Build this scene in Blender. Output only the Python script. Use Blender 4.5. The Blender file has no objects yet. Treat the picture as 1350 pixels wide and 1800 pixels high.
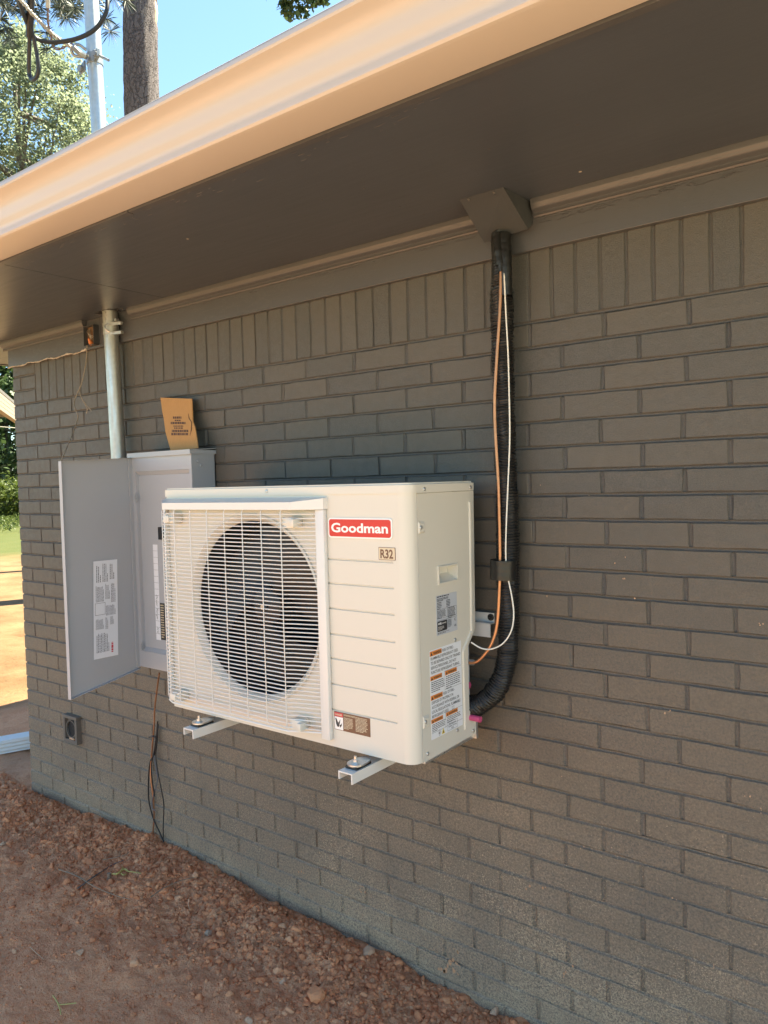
import bpy, bmesh, math, random
import numpy as np
from mathutils import Vector, Matrix
random.seed(7); RNG = np.random.default_rng(7)
C = bpy.context.scene.collection
SC = bpy.context.scene

# ------------------------------------------------------------------ camera, sky, sun, exposure
CAM = np.array([3.6824, -1.9246, 1.5094])
ROT = np.array([[0.792728, 0.60901, -0.026268], [0.003888, -0.048142, -0.998833], [-0.609564, 0.7917, -0.040532]])
FPX = 1346.98
cd = bpy.data.cameras.new('camera'); cam = bpy.data.objects.new('camera', cd); C.objects.link(cam)
cd.sensor_fit = 'HORIZONTAL'; cd.sensor_width = 36; cd.lens = FPX / 1350 * 36
cd.clip_start = 0.05; cd.clip_end = 1000
cam.matrix_world = Matrix(((ROT[0][0], -ROT[1][0], -ROT[2][0], CAM[0]), (ROT[0][1], -ROT[1][1], -ROT[2][1], CAM[1]),
                           (ROT[0][2], -ROT[1][2], -ROT[2][2], CAM[2]), (0, 0, 0, 1)))
SC.camera = cam
SUN_EL, SUN_AZ = math.radians(58), math.atan2(0.80, 1.75)      # azimuth from +Y (behind the house) towards +X
w = bpy.data.worlds.new('World'); SC.world = w; w.use_nodes = True
wn = w.node_tree; bg = wn.nodes['Background']
sky = wn.nodes.new('ShaderNodeTexSky'); sky.sky_type = 'NISHITA'; sky.sun_disc = False
sky.sun_elevation = SUN_EL; sky.sun_rotation = SUN_AZ; sky.air_density = 1.0; sky.dust_density = 0.3; sky.ozone_density = 6.5
wn.links.new(sky.outputs[0], bg.inputs[0]); bg.inputs[1].default_value = 0.077
sl = bpy.data.lights.new('sun', 'SUN'); sl.energy = 5.0; sl.angle = math.radians(0.5); sl.color = (1, 0.95, 0.86)
so = bpy.data.objects.new('sun', sl); C.objects.link(so); so.location = (4, 6, 12)
sd = Vector((math.sin(SUN_AZ) * math.cos(SUN_EL), math.cos(SUN_AZ) * math.cos(SUN_EL), math.sin(SUN_EL)))
so.rotation_euler = sd.to_track_quat('Z', 'Y').to_euler()
vs = SC.view_settings; vs.view_transform = 'Standard'; vs.look = 'None'; vs.gamma = 1; vs.exposure = 2.5; vs.use_curve_mapping = False
vs.use_white_balance = True; vs.white_balance_temperature = 7550; vs.white_balance_tint = 0     # the photograph is balanced for open shade
SC.cycles.max_bounces = 10; SC.cycles.diffuse_bounces = 6; SC.cycles.glossy_bounces = 4

# ------------------------------------------------------------------ helpers
def ray(x, y):
    return ROT.T @ np.array([(x - 675) / FPX, (y - 900) / FPX, 1.0])
def at(x, y, Y=0.0):            # the point of the plane y = Y seen at a pixel of the photograph
    d = ray(x, y); return Vector(CAM + d * (Y - CAM[1]) / d[1])
def atx(x, y, X):
    d = ray(x, y); return Vector(CAM + d * (X - CAM[0]) / d[0])
def atz(x, y, Z):
    d = ray(x, y); return Vector(CAM + d * (Z - CAM[2]) / d[2])
def far(x, y, dist):            # a point at a horizontal distance along a sight line
    d = ray(x, y); return Vector(CAM + d * dist / math.hypot(d[0], d[1]))

def tag(o, label=None, cat=None, group=None, kind=None):
    if label: o['label'] = label
    if cat: o['category'] = cat
    if group: o['group'] = group
    if kind: o['kind'] = kind
    return o
def empty(name, loc, label, cat, group=None):
    o = bpy.data.objects.new(name, None); C.objects.link(o); o.location = loc; o.empty_display_size = 0.1
    return tag(o, label, cat, group)
def wloc(p):
    v = Vector((0, 0, 0))
    while p is not None:
        v = v + p.location; p = p.parent
    return v
class MB:
    """collects shapes in world coordinates; build() links them as one mesh object"""
    def __init__(s): s.v = []; s.f = []
    def add(s, vs, fs):
        n = len(s.v); s.v += [tuple(v) for v in vs]; s.f += [tuple(i + n for i in f) for f in fs]; return s
    def box(s, lo, hi, bev=0.0):
        if bev:
            bm = bmesh.new(); bmesh.ops.create_cube(bm, size=1)
            sx, sy, sz = [hi[i] - lo[i] for i in range(3)]
            for v in bm.verts: v.co = Vector((lo[0] + (v.co.x + .5) * sx, lo[1] + (v.co.y + .5) * sy, lo[2] + (v.co.z + .5) * sz))
            bmesh.ops.bevel(bm, geom=bm.edges[:], offset=bev, segments=2, affect='EDGES', profile=0.5)
            return s.bm(bm)
        a, b = lo, hi
        V = [(a[0], a[1], a[2]), (b[0], a[1], a[2]), (b[0], b[1], a[2]), (a[0], b[1], a[2]), (a[0], a[1], b[2]), (b[0], a[1], b[2]), (b[0], b[1], b[2]), (a[0], b[1], b[2])]
        return s.add(V, [(0, 3, 2, 1), (4, 5, 6, 7), (0, 1, 5, 4), (1, 2, 6, 5), (2, 3, 7, 6), (3, 0, 4, 7)])
    def bm(s, bm):
        bm.verts.ensure_lookup_table(); bm.verts.index_update()
        s.add([v.co.copy() for v in bm.verts], [[v.index for v in f.verts] for f in bm.faces]); bm.free(); return s
    def quad(s, a, b, c, d): return s.add([a, b, c, d], [(0, 1, 2, 3)])
    def tube(s, pts, r, n=8, cap=True, rs=None):
        pts = [Vector(p) for p in pts]; V = []; F = []; m = len(pts); nrm = None
        for i, p in enumerate(pts):
            t = (pts[min(i + 1, m - 1)] - pts[max(i - 1, 0)]).normalized()
            if nrm is None:
                nrm = t.cross(Vector((0, 0, 1)) if abs(t.z) < .9 else Vector((1, 0, 0))).normalized()
            else:
                nrm = (nrm - t * nrm.dot(t)).normalized()
            b = t.cross(nrm); rr = rs[i] if rs is not None else r
            for k in range(n):
                a = 2 * math.pi * k / n
                V.append(p + nrm * (math.cos(a) * rr) + b * (math.sin(a) * rr))
        for i in range(m - 1):
            for k in range(n):
                F.append((i * n + k, i * n + (k + 1) % n, (i + 1) * n + (k + 1) % n, (i + 1) * n + k))
        if cap: F.append(tuple(range(n))[::-1]); F.append(tuple((m - 1) * n + k for k in range(n)))
        return s.add(V, F)
    def extrude_x(s, prof, x0, x1, closed=False, caps=False):   # profile of (y, z) swept along X
        n = len(prof); V = [(x0, p[0], p[1]) for p in prof] + [(x1, p[0], p[1]) for p in prof]
        F = [(i, (i + 1) % n, n + (i + 1) % n, n + i) for i in range(n if closed else n - 1)]
        if caps: F += [tuple(range(n))[::-1], tuple(range(n, 2 * n))]
        return s.add(V, F)
    def prism(s, poly, d):       # polygon extruded by a vector
        n = len(poly); V = [Vector(p) for p in poly] + [Vector(p) + Vector(d) for p in poly]
        return s.add(V, [tuple(range(n)), tuple(range(n, 2 * n))[::-1]] + [(i, n + i, n + (i + 1) % n, (i + 1) % n) for i in range(n)])
    def cyl(s, c, axis, r, h, n=16, r2=None):
        a = Vector(axis).normalized(); c = Vector(c)
        return s.tube([c, c + a * h], r, n, True, [r, r if r2 is None else r2])
    def lathe(s, c, axis, prof, n=32, up=(0, 0, 1)):
        a = Vector(axis).normalized(); u = a.cross(Vector(up)).normalized(); v = a.cross(u); c = Vector(c); V = []; F = []
        for h, r in prof:
            for k in range(n):
                t = 2 * math.pi * k / n; V.append(c + a * h + u * (r * math.cos(t)) + v * (r * math.sin(t)))
        for i in range(len(prof) - 1):
            for k in range(n): F.append((i * n + k, i * n + (k + 1) % n, (i + 1) * n + (k + 1) % n, (i + 1) * n + k))
        return s.add(V, F)
    def build(s, name, m, parent=None, smooth=False, fix=True, angle=0.6):
        off = wloc(parent)
        me = bpy.data.meshes.new(name); me.from_pydata([tuple(Vector(v) - off) for v in s.v], [], s.f)
        if fix:
            bm = bmesh.new(); bm.from_mesh(me); bmesh.ops.recalc_face_normals(bm, faces=bm.faces[:]); bm.to_mesh(me); bm.free()
        me.materials.append(m); me.update()
        o = bpy.data.objects.new(name, me); C.objects.link(o); o.parent = parent
        if smooth:
            me.polygons.foreach_set('use_smooth', [True] * len(me.polygons))
            try: me.set_sharp_from_angle(angle=angle)
            except Exception: pass
        return o
def fast_mesh(name, V, F, m, parent=None, smooth=False):       # V (n,3), F (k,3|4) numpy arrays
    me = bpy.data.meshes.new(name); V = np.asarray(V, np.float32) - np.array(wloc(parent), np.float32); F = np.asarray(F, np.int32); k = F.shape[1]
    me.vertices.add(len(V)); me.vertices.foreach_set('co', V.ravel())
    me.loops.add(F.size); me.loops.foreach_set('vertex_index', F.ravel())
    me.polygons.add(len(F)); me.polygons.foreach_set('loop_start', np.arange(0, F.size, k, dtype=np.int32)); me.polygons.foreach_set('loop_total', np.full(len(F), k, np.int32))
    if smooth: me.polygons.foreach_set('use_smooth', np.ones(len(F), bool))
    me.update(calc_edges=True); me.validate(); me.materials.append(m)
    o = bpy.data.objects.new(name, me); C.objects.link(o); o.parent = parent
    return o
def spline(pts, n=8):           # Catmull-Rom through the points
    p = [Vector(q) for q in pts]; p = [p[0] * 2 - p[1]] + p + [p[-1] * 2 - p[-2]]; out = []
    for i in range(1, len(p) - 2):
        for k in range(n):
            t = k / n; a, b, c, d = p[i - 1:i + 3]
            out.append(0.5 * ((2 * b) + (c - a) * t + (2 * a - 5 * b + 4 * c - d) * t * t + (3 * b - a - 3 * c + d) * t ** 3))
    out.append(p[-2]); return out

# ------------------------------------------------------------------ materials
class NT:
    def __init__(s, name):
        s.m = bpy.data.materials.new(name); s.m.use_nodes = True; s.t = s.m.node_tree; s.b = s.t.nodes['Principled BSDF']
    def n(s, typ, **kw):
        x = s.t.nodes.new(typ)
        for k, v in kw.items():
            if k[0] == '_': setattr(x, k[1:], v)
            else: x.inputs[k.replace('__', ' ')].default_value = v
        return x
    def l(s, a, b): s.t.links.new(a, b)
    def noise(s, scale, detail=4, rough=.55, vec=None, dist=0.0):
        x = s.n('ShaderNodeTexNoise', Scale=scale, Detail=detail, Roughness=rough, Distortion=dist)
        s.l(vec if vec is not None else s.pos(), x.inputs['Vector']); return x.outputs['Fac']
    def pos(s):
        if not hasattr(s, '_p'): s._p = s.n('ShaderNodeNewGeometry')
        return s._p.outputs['Position']
    def ramp(s, fac, stops, mode='LINEAR'):
        x = s.n('ShaderNodeValToRGB'); x.color_ramp.interpolation = mode; e = x.color_ramp.elements
        while len(e) > 1: e.remove(e[-1])
        for i, (p, c) in enumerate(stops):
            k = e[0] if i == 0 else e.new(p)
            k.position = p; k.color = (*c, 1) if isinstance(c, tuple) else (c, c, c, 1)
        s.l(fac, x.inputs[0]); return x.outputs[0]
    def mix(s, fac, a, b, mode='MIX'):
        x = s.n('ShaderNodeMix', _data_type='RGBA', _blend_type=mode)
        for sock, v in ((x.inputs[0], fac), (x.inputs[6], a), (x.inputs[7], b)):
            if isinstance(v, (int, float)): sock.default_value = v if sock == x.inputs[0] else (v, v, v, 1)
            elif isinstance(v, tuple): sock.default_value = (*v, 1)
            else: s.l(v, sock)
        return x.outputs[2]
    def math(s, op, a, b=0.0):
        x = s.n('ShaderNodeMath', _operation=op)
        for i, v in enumerate((a, b)):
            if isinstance(v, (int, float)): x.inputs[i].default_value = v
            else: s.l(v, x.inputs[i])
        return x.outputs[0]
    def maprange(s, v, a, b, c=0.0, d=1.0):
        x = s.n('ShaderNodeMapRange'); s.l(v, x.inputs[0])
        for i, q in enumerate((a, b, c, d)): x.inputs[i + 1].default_value = q
        return x.outputs[0]
    def z(s):
        if not hasattr(s, '_x'): s._x = s.n('ShaderNodeSeparateXYZ'); s.l(s.pos(), s._x.inputs[0])
        return s._x.outputs[2]
    def xy(s):
        s.z(); return s._x.outputs[0], s._x.outputs[1]
    def bump(s, h, strength=.3, dist=.002):
        x = s.n('ShaderNodeBump', Strength=strength, Distance=dist); s.l(h, x.inputs['Height'])
        if s.b.inputs['Normal'].links: s.l(s.b.inputs['Normal'].links[0].from_socket, x.inputs['Normal'])
        s.l(x.outputs[0], s.b.inputs['Normal']); return s
    def col(s, c):
        if isinstance(c, tuple): s.b.inputs['Base Color'].default_value = (*c, 1)
        else: s.l(c, s.b.inputs['Base Color'])
        return s
    def rough(s, r, metal=0.0, spec=.5):
        if isinstance(r, (int, float)): s.b.inputs['Roughness'].default_value = r
        else: s.l(r, s.b.inputs['Roughness'])
        s.b.inputs['Metallic'].default_value = metal; s.b.inputs['Specular IOR Level'].default_value = spec; return s
def simple(name, c, r=.5, metal=0.0, var=.12, scale=30, bump=0.0, bscale=300, spec=.5, gv=.08):
    """a painted, plastic or metal surface with slight mottling, uneven gloss and fine relief"""
    t = NT(name); f = t.noise(scale, 5)
    t.col(t.mix(f, tuple(x * (1 - var) for x in c), tuple(min(1, x * (1 + var)) for x in c)))
    t.rough(t.maprange(t.noise(scale * 2.3, 4), .3, .7, max(.02, r - gv), min(1, r + gv)), metal, spec)
    if bump: t.bump(t.noise(bscale, 3), bump, .001)
    return t.m
def brick_paint(name, base, joint=False):
    t = NT(name)
    oi = t.n('ShaderNodeObjectInfo'); geo = t.n('ShaderNodeNewGeometry')
    rnd = t.math('FRACT', t.math('ADD', oi.outputs['Random'], geo.outputs['Random Per Island']))
    c = t.mix(t.noise(9, 5), tuple(x * .86 for x in base), tuple(x * 1.15 for x in base))
    gr_ = t.noise(330, 3, .7); c = t.mix(t.maprange(gr_, .36, .64), tuple(x * .80 for x in base), t.mix(.5, c, tuple(x * 1.42 for x in base)))
    c = t.mix(t.math('MULTIPLY', rnd, .8), c, tuple(x * q for x, q in zip(base, (1.26, 1.18, 1.08))))
    z = t.z(); x, y = t.xy()
    # rain-splashed soil thinning with height: specks, and a film also painting in brighter light
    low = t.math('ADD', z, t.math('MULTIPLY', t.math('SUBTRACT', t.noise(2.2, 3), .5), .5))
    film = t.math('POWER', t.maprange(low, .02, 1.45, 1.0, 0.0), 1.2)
    dirt_and_light = t.mix(t.noise(60, 3), (.33, .235, .155), (.50, .36, .245))
    c = t.mix(t.math('MULTIPLY', film, t.math('MULTIPLY', t.maprange(t.noise(160, 4, .7), .35, .65, .15, 1.0), t.math('MAXIMUM', t.maprange(t.noise(3.1, 4, .6), .3, .7, .55, 1.0), t.maprange(z, .05, .35, 1.0, .5)))), c, dirt_and_light)
    for sc, th0, th1, top in ((260, .64, .555, .95), (150, .69, .60, 1.05), (70, .77, .68, 1.3)):
        th = t.maprange(low, 0.0, top, th1, th0 + .12)
        m = t.math('GREATER_THAN', t.noise(sc, 2, .5), th)
        hi = t.math('MULTIPLY', t.math('LESS_THAN', low, top), t.maprange(t.noise(4.3, 3), .38, .58))
        c = t.mix(t.math('MULTIPLY', t.math('MULTIPLY', m, hi), .7), c, (.50, .38, .25))
    t.col(c).rough(t.maprange(t.noise(40, 3), .3, .7, .42, .62), 0, .45)
    if joint: t.bump(t.noise(260, 4, .7), .8, .003).bump(t.noise(25, 4), .5, .004)
    else: t.bump(t.noise(300, 4, .65), .75, .0018).bump(t.noise(45, 4), .5, .003)
    return t.m
M = {}
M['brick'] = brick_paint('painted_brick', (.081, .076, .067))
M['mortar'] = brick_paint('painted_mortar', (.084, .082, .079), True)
def trim_paint(name, base, crack):
    t = NT(name)
    c = t.mix(t.noise(5, 4), tuple(x * .9 for x in base), tuple(x * 1.12 for x in base))
    gr = t.n('ShaderNodeMapping'); gr.inputs['Scale'].default_value = (.06, 1, 1); t.l(t.pos(), gr.inputs[0])
    g = t.noise(70, 5, .6, gr.outputs[0])
    t.col(c).rough(t.maprange(g, .3, .7, .29, .36), 0, .5).bump(g, .05, .0008)
    gc = t.n('ShaderNodeMapping'); gc.inputs['Scale'].default_value = (.25, 1, 1); t.l(t.pos(), gc.inputs[0])
    ck = t.math('LESS_THAN', t.math('ABSOLUTE', t.math('SUBTRACT', t.noise(28, 6, .65, gc.outputs[0]), .5)), .008)
    t.bump(ck, crack, .002).bump(t.noise(180, 3), .15, .001)
    return t.m
M['soffit'] = trim_paint('soffit_paint', (.066, .076, .093), .10)
M['frieze'] = trim_paint('frieze_paint', (.080, .080, .084), .30)
M['gutter'] = simple('gutter_enamel', (.49, .435, .385), .36, 0, .008, 3, 0, 90, gv=.01)
M['chip'] = simple('bare_caulk', (.50, .43, .36), .7, 0, .3, 60, .5, 120)
M['cream'] = simple('cream_enamel', (.67, .64, .565), .36, 0, .008, 5, .03, 600, gv=.015)
M['cream_white'] = simple('white_grille_enamel', (.73, .715, .68), .33, 0, .01, 8, gv=.02)
M['badge_red'] = simple('badge_red', (.62, .035, .028), .35, 0, .22, 900)
M['white'] = simple('white_print', (.86, .86, .84), .45, 0, .02, 20)
M['label_white'] = simple('label_paper', (.80, .82, .86), .42, 0, .02, 30)
M['label_grey'] = simple('label_silver', (.50, .53, .58), .40, 0, .03, 30)
M['ink'] = simple('black_ink', (.035, .035, .04), .5)
M['ink_soft'] = simple('grey_ink', (.12, .12, .14), .5)
M['card_ink'] = simple('brown_ink', (.09, .045, .03), .7)
M['orange'] = simple('warning_orange', (.80, .28, .06), .45, 0, .04)
M['yellow'] = simple('warning_yellow', (.80, .62, .08), .45, 0, .04)
M['brown'] = simple('brown_sticker', (.17, .085, .05), .45, 0, .05)
M['tan'] = simple('tan_print', (.66, .56, .40), .45, 0, .03)
M['red_ink'] = simple('red_ink', (.62, .06, .08), .5)
M['fan'] = simple('fan_plastic', (.012, .0125, .015), .5, 0, .2, 15, .1, 200)
M['dark'] = simple('dark_cavity', (.012, .012, .014), .7)
M['rail_steel'] = simple('zinc_plate', (.55, .57, .58), .34, .85, .15, 60, .1, 200)
M['dull_zinc'] = simple('dull_zinc', (.26, .27, .27), .42, .6, .25, 60, .2, 200)
M['galv'] = None
t = NT('galvanised_pipe'); f = t.n('ShaderNodeTexVoronoi', Scale=55.0); t.l(t.pos(), f.inputs['Vector'])
mz = t.n('ShaderNodeMapping'); mz.inputs['Scale'].default_value = (1, 1, .12); t.l(t.pos(), mz.inputs[0])
streak = t.noise(60, 5, .6, mz.outputs[0])
t.col(t.mix(t.math('MULTIPLY', streak, .8), t.mix(f.outputs['Distance'], (.50, .51, .49), (.62, .63, .61)), (.40, .39, .35)))
t.rough(t.maprange(streak, .3, .7, .26, .52), .8).bump(t.noise(120, 3), .12, .001); M['galv'] = t.m
M['panel'] = simple('grey_enamel', (.415, .43, .455), .38, 0, .02, 6, .06, 700, gv=.02)
M['panel_dark'] = simple('black_plastic', (.02, .02, .022), .4)
M['card'] = None
t = NT('cardboard'); mz = t.n('ShaderNodeMapping'); mz.inputs['Scale'].default_value = (1, 1, .08); t.l(t.pos(), mz.inputs[0])
t.col(t.mix(t.noise(180, 4, .6, mz.outputs[0]), (.40, .215, .085), (.50, .285, .125))).rough(.8, 0, .2).bump(t.noise(140, 3, .5, mz.outputs[0]), .25, .001); M['card'] = t.m
M['wrap'] = simple('black_wrap', (.011, .0105, .0105), .36, 0, .3, 60, .5, 300)
M['tape'] = simple('black_tape', (.009, .009, .009), .36, 0, .3, 30, .5, 150)
M['copper'] = simple('copper', (.50, .25, .14), .40, .85, .15, 60, .1, 80)
M['bright_wire'] = simple('white_cable', (.80, .78, .72), .4, 0, .04)
M['pink'] = simple('pink_cap', (.70, .10, .26), .35, .3, .08)
M['metal_hood'] = simple('hood_paint', (.058, .060, .062), .42, 0, .05, 20, .1, 300)
M['rust'] = simple('rusty_steel', (.17, .095, .05), .75, .3, .5, 60, .6, 120)
M['wirenut'] = simple('orange_wirenut', (.62, .20, .07), .5, 0, .2)
M['twine'] = simple('twine', (.33, .27, .20), .85, 0, .35, 90, .5, 500)
M['vent'] = simple('vent_plastic', (.135, .115, .098), .5, 0, .15, 40, .2, 150)
M['black_cable'] = simple('black_cable', (.010, .0095, .011), .5, 0, .25, 40)
M['lead'] = simple('brown_lead', (.17, .11, .08), .6, .2, .2, 90)
M['alu_wire'] = simple('aluminium_strand', (.50, .45, .37), .5, .6, .3, 200, .3, 300)
M['downspout'] = simple('downspout_white', (.78, .78, .76), .35, 0, .04, 10)
M['siding'] = simple('ribbed_siding', (.26, .19, .125), .5, 0, .1, 20)
M['roof'] = simple('roof_shingle', (.10, .09, .08), .9, 0, .3, 30, .6, 60)
M['pebble'] = simple('grey_pebble', (.32, .23, .17), .8, 0, .25, 60, .6, 90)
M['stone'] = simple('pale_stone', (.52, .32, .20), .8, 0, .25, 60, .6, 90)
M['twig'] = simple('dry_twig', (.30, .20, .13), .85, 0, .3, 90, .5, 200)
M['sprout'] = simple('green_sprout', (.50, .40, .12), .6, 0, .3, 50)
M['bark'] = None
t = NT('pine_bark'); mz = t.n('ShaderNodeMapping'); mz.inputs['Scale'].default_value = (1, 1, .35); t.l(t.pos(), mz.inputs[0])
ad = t.n('ShaderNodeVectorMath', _operation='ADD'); nz_ = t.n('ShaderNodeTexNoise', Scale=6.0, Detail=5.0); t.l(t.pos(), nz_.inputs['Vector'])
sc3 = t.n('ShaderNodeVectorMath', _operation='SCALE', Scale=.22); t.l(nz_.outputs['Color'], sc3.inputs[0]); t.l(mz.outputs[0], ad.inputs[0]); t.l(sc3.outputs[0], ad.inputs[1])
vo = t.n('ShaderNodeTexVoronoi', Scale=17.0, _feature='DISTANCE_TO_EDGE'); t.l(ad.outputs[0], vo.inputs['Vector'])
cr = t.maprange(vo.outputs['Distance'], 0.0, .10); fl_ = t.noise(38, 6, .7, ad.outputs[0])
t.col(t.mix(t.math('MULTIPLY', t.math('ADD', t.math('MULTIPLY', cr, .6), .4), fl_), (.055, .044, .043), (.22, .185, .185))).rough(.9, 0, .2).bump(cr, .7, .02).bump(fl_, .9, .015); M['bark'] = t.m
M['wood_scar'] = simple('split_wood', (.46, .30, .20), .8, 0, .35, 30, .6, 60)
M['limb'] = simple('grey_limb', (.13, .11, .095), .85, 0, .3, 20, .6, 40)
def leaf_mat(name, a, b, trans=.35):
    t = NT(name); g = t.n('ShaderNodeNewGeometry')
    c = t.mix(t.math('MULTIPLY', t.math('ADD', g.outputs['Random Per Island'], t.noise(.7, 3)), .5), a, b); t.col(c).rough(.5, 0, .4)
    tr = t.n('ShaderNodeBsdfTranslucent'); t.l(c, tr.inputs[0]); mx = t.n('ShaderNodeMixShader', Fac=trans)
    out = t.t.nodes['Material Output']; t.l(t.b.outputs[0], mx.inputs[1]); t.l(tr.outputs[0], mx.inputs[2]); t.l(mx.outputs[0], out.inputs[0]); return t.m
M['leaf'] = leaf_mat('tree_leaf', (.15, .19, .115), (.32, .36, .235), .6)
M['leaf_dark'] = leaf_mat('dark_leaf', (.030, .055, .020), (.075, .115, .04), .3)
M['leaf_lime'] = leaf_mat('lime_leaf', (.05, .075, .014), (.10, .125, .025), .4)
M['needle'] = leaf_mat('pine_needle', (.035, .045, .03), (.075, .085, .055), .2)
# soil
def soil(name, yard=False):
    t = NT(name); x, y = t.xy()
    red = t.mix(t.noise(3.5, 5), (.62, .225, .100), (.80, .355, .175))
    red = t.mix(t.maprange(t.noise(90, 4, .7), .35, .75), red, (.80, .42, .24))
    red = t.mix(t.math('MULTIPLY', t.math('GREATER_THAN', t.noise(210, 2), .63), .7), red, (.74, .46, .29))
    red = t.mix(t.math('MULTIPLY', t.maprange(t.noise(7, 4), .55, .75), .6), red, (.44, .175, .09))
    if yard:
        tan = t.mix(t.noise(2.5, 5), (.33, .265, .185), (.43, .345, .25))
        tan = t.mix(t.math('MULTIPLY', t.math('GREATER_THAN', t.noise(30, 3), .64), .5), tan, (.18, .11, .06))
        d = t.n('ShaderNodeVectorMath', _operation='DISTANCE'); t.l(t.pos(), d.inputs[0]); d.inputs[1].default_value = (2, -1, 0)
        dist = t.math('ADD', d.outputs['Value'], t.math('MULTIPLY', t.math('SUBTRACT', t.noise(.35, 3), .5), 4))
        c = t.mix(t.math('MULTIPLY', t.maprange(dist, 2.3, 3.6), t.maprange(x, -1.1, -.5)), red, tan)
        clay = t.mix(t.maprange(t.noise(1.6, 6, .65), .32, .68), (.115, .062, .027), (.215, .135, .07))
        clay = t.mix(t.math('MULTIPLY', t.math('GREATER_THAN', t.noise(30, 3), .62), .55), clay, (.085, .048, .024))
        c = t.mix(t.maprange(t.math('ADD', x, t.math('MULTIPLY', t.math('SUBTRACT', t.noise(.8, 3), .5), .5)), -1.45, -1.8), c, clay)
        grass = t.mix(t.noise(1.2, 5), (.045, .062, .014), (.085, .085, .026))
        c = t.mix(t.maprange(dist, 17, 21), c, grass)
    else: c = red
    t.col(c).rough(.92, 0, .2).bump(t.noise(140, 5, .75), .8, .006).bump(t.noise(35, 5, .65), .6, .012)
    return t.m
M['soil'] = soil('red_clay'); M['yard'] = soil('yard_soil', True)
M['clod'] = None
t = NT('clay_clod'); g = t.n('ShaderNodeNewGeometry')
t.col(t.mix(t.noise(60, 4), t.ramp(g.outputs['Random Per Island'], [(0, (.46, .165, .075)), (.5, (.62, .24, .115)), (.9, (.72, .34, .175)), (1, (.74, .46, .28))]), (.64, .26, .125)))
t.rough(.92, 0, .2).bump(t.noise(160, 4, .7), .8, .004); M['clod'] = t.m
M['mud'] = simple('dried_clay', (.50, .27, .15), .9, 0, .2, 80)
M['road'] = simple('asphalt', (.12, .12, .125), .8, 0, .2, 3)

# ------------------------------------------------------------------ the house: wall of single bricks, soffit, trim, roof
L = 0.2089; ZT = 1.93
ROWZ = [1.93, 1.8611, 1.7943, 1.7267, 1.6577, 1.59, 1.5238, 1.4593, 1.3924, 1.3245, 1.2581, 1.1924, 1.1259, 1.0591, 0.9912, 0.9218, 0.8525, 0.783, 0.7135, 0.6428, 0.5753, 0.5065, 0.4393, 0.3699, 0.3007, 0.231, 0.1637, 0.0965, 0.0306, -0.037, -0.105, -0.173]
DEL = [0.0052, -0.0098, -0.0014, -0.0087, -0.0094, -0.0054, -0.006, -0.0086, 0.0032, -0.0029, -0.0027, 0.0015, -0.0027, 0.0028, -0.0062, 0.0002, -0.026, -0.0168, -0.0196, -0.0145, -0.0213, -0.0195, -0.0199, -0.0172, -0.015, -0.021, -0.0091, -.012, -.01, -.01, -.01]
XC, XE = -0.106, 4.62
house = empty('brick_house', (0, 0, 0), 'house of dark brown painted brick with a low brown eave', 'house')
wallb = MB(); wallb.box((XC + .004, .0100, -.35), (4.9, .10, 2.243)); wall = wallb.build('wall', M['mortar'], house)
sidew = MB(); sidew.box((XC, .11, -.35), (XC + .1, 8, 2.24)).box((XC, 7.9, -.35), (4.9, 8, 2.24)).box((4.8, .11, -.35), (4.9, 7.9, 2.24)).build('side_wall', M['brick'], house)

def brick_verts(w, h, d=.06, seed=0, jit=.0014):
    r = random.Random(seed)
    nx, nz = (3, 2) if w > h else (2, 3)
    out = [(-w / 2 + w * i / nx, -h / 2) for i in range(nx)] + [(w / 2, -h / 2 + h * i / nz) for i in range(nz)] + \
          [(w / 2 - w * i / nx, h / 2) for i in range(nx)] + [(-w / 2, h / 2 - h * i / nz) for i in range(nz)]
    out = [(a + r.uniform(-jit, jit), b + r.uniform(-jit, jit)) for a, b in out]; n = len(out); b = .0015
    V = [(x * (1 - 2 * b / w), r.uniform(-.0005, .0005), z * (1 - 2 * b / h)) for x, z in out] + [(x, b, z) for x, z in out] + [(x, d, z) for x, z in out]
    F = [tuple(range(n))[::-1]]
    for k in (0, 1): F += [(k * n + i, k * n + (i + 1) % n, (k + 1) * n + (i + 1) % n, (k + 1) * n + i) for i in range(n)]
    return V, F
joints = MB()
def bed(z, x0, x1, hh):
    n_ = 7; joints.extrude_x([(.0012 + .0055 * (1 - (2 * i / (n_ - 1) - 1) ** 2), z + hh * (2 * i / (n_ - 1) - 1)) for i in range(n_)], x0, x1)
def head(x, z0, z1, hh):
    n_ = 5; pr_ = [(x + hh * (2 * i / (n_ - 1) - 1), .0014 + .0050 * (1 - (2 * i / (n_ - 1) - 1) ** 2)) for i in range(n_)]
    joints.add([(a, b, z0) for a, b in pr_] + [(a, b, z1) for a, b in pr_], [(i, i + 1, n_ + i + 1, n_ + i) for i in range(n_ - 1)])
specs = []      # (x0, x1, z0, z1, soldier)
J = .0052; BJ = .0042
for r in range(len(ROWZ) - 1):
    z1, z0 = ROWZ[r] - BJ, ROWZ[r + 1] + BJ
    odd = r % 2 == 0
    xs = [XC]; k = 0
    while True:
        n = (k if odd else k + .5); x = n * L + DEL[r] * min(1.0, n / 14.5) + RNG.normal() * .0016
        k += 1
        if x > XE: break
        xs.append(x)
    for a, b in zip(xs[:-1], xs[1:]): specs.append((a + (J if a > XC else 0), b - J, z0, z1, 0))
    for a in xs[1:]: head(a, z0 - .001, z1 + .001, J + .001)
    bed(ROWZ[r], XC, XE, BJ + .001)
sol = [.107] + [.164 + .067045 * i for i in range(22)]; x = 1.639
while x < XE: sol.append(x); x += .06746
for a, b in zip(sol[:-1], sol[1:]): specs.append((a + .0045, b - .0045, ZT + .0045, 2.135, 1))
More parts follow.
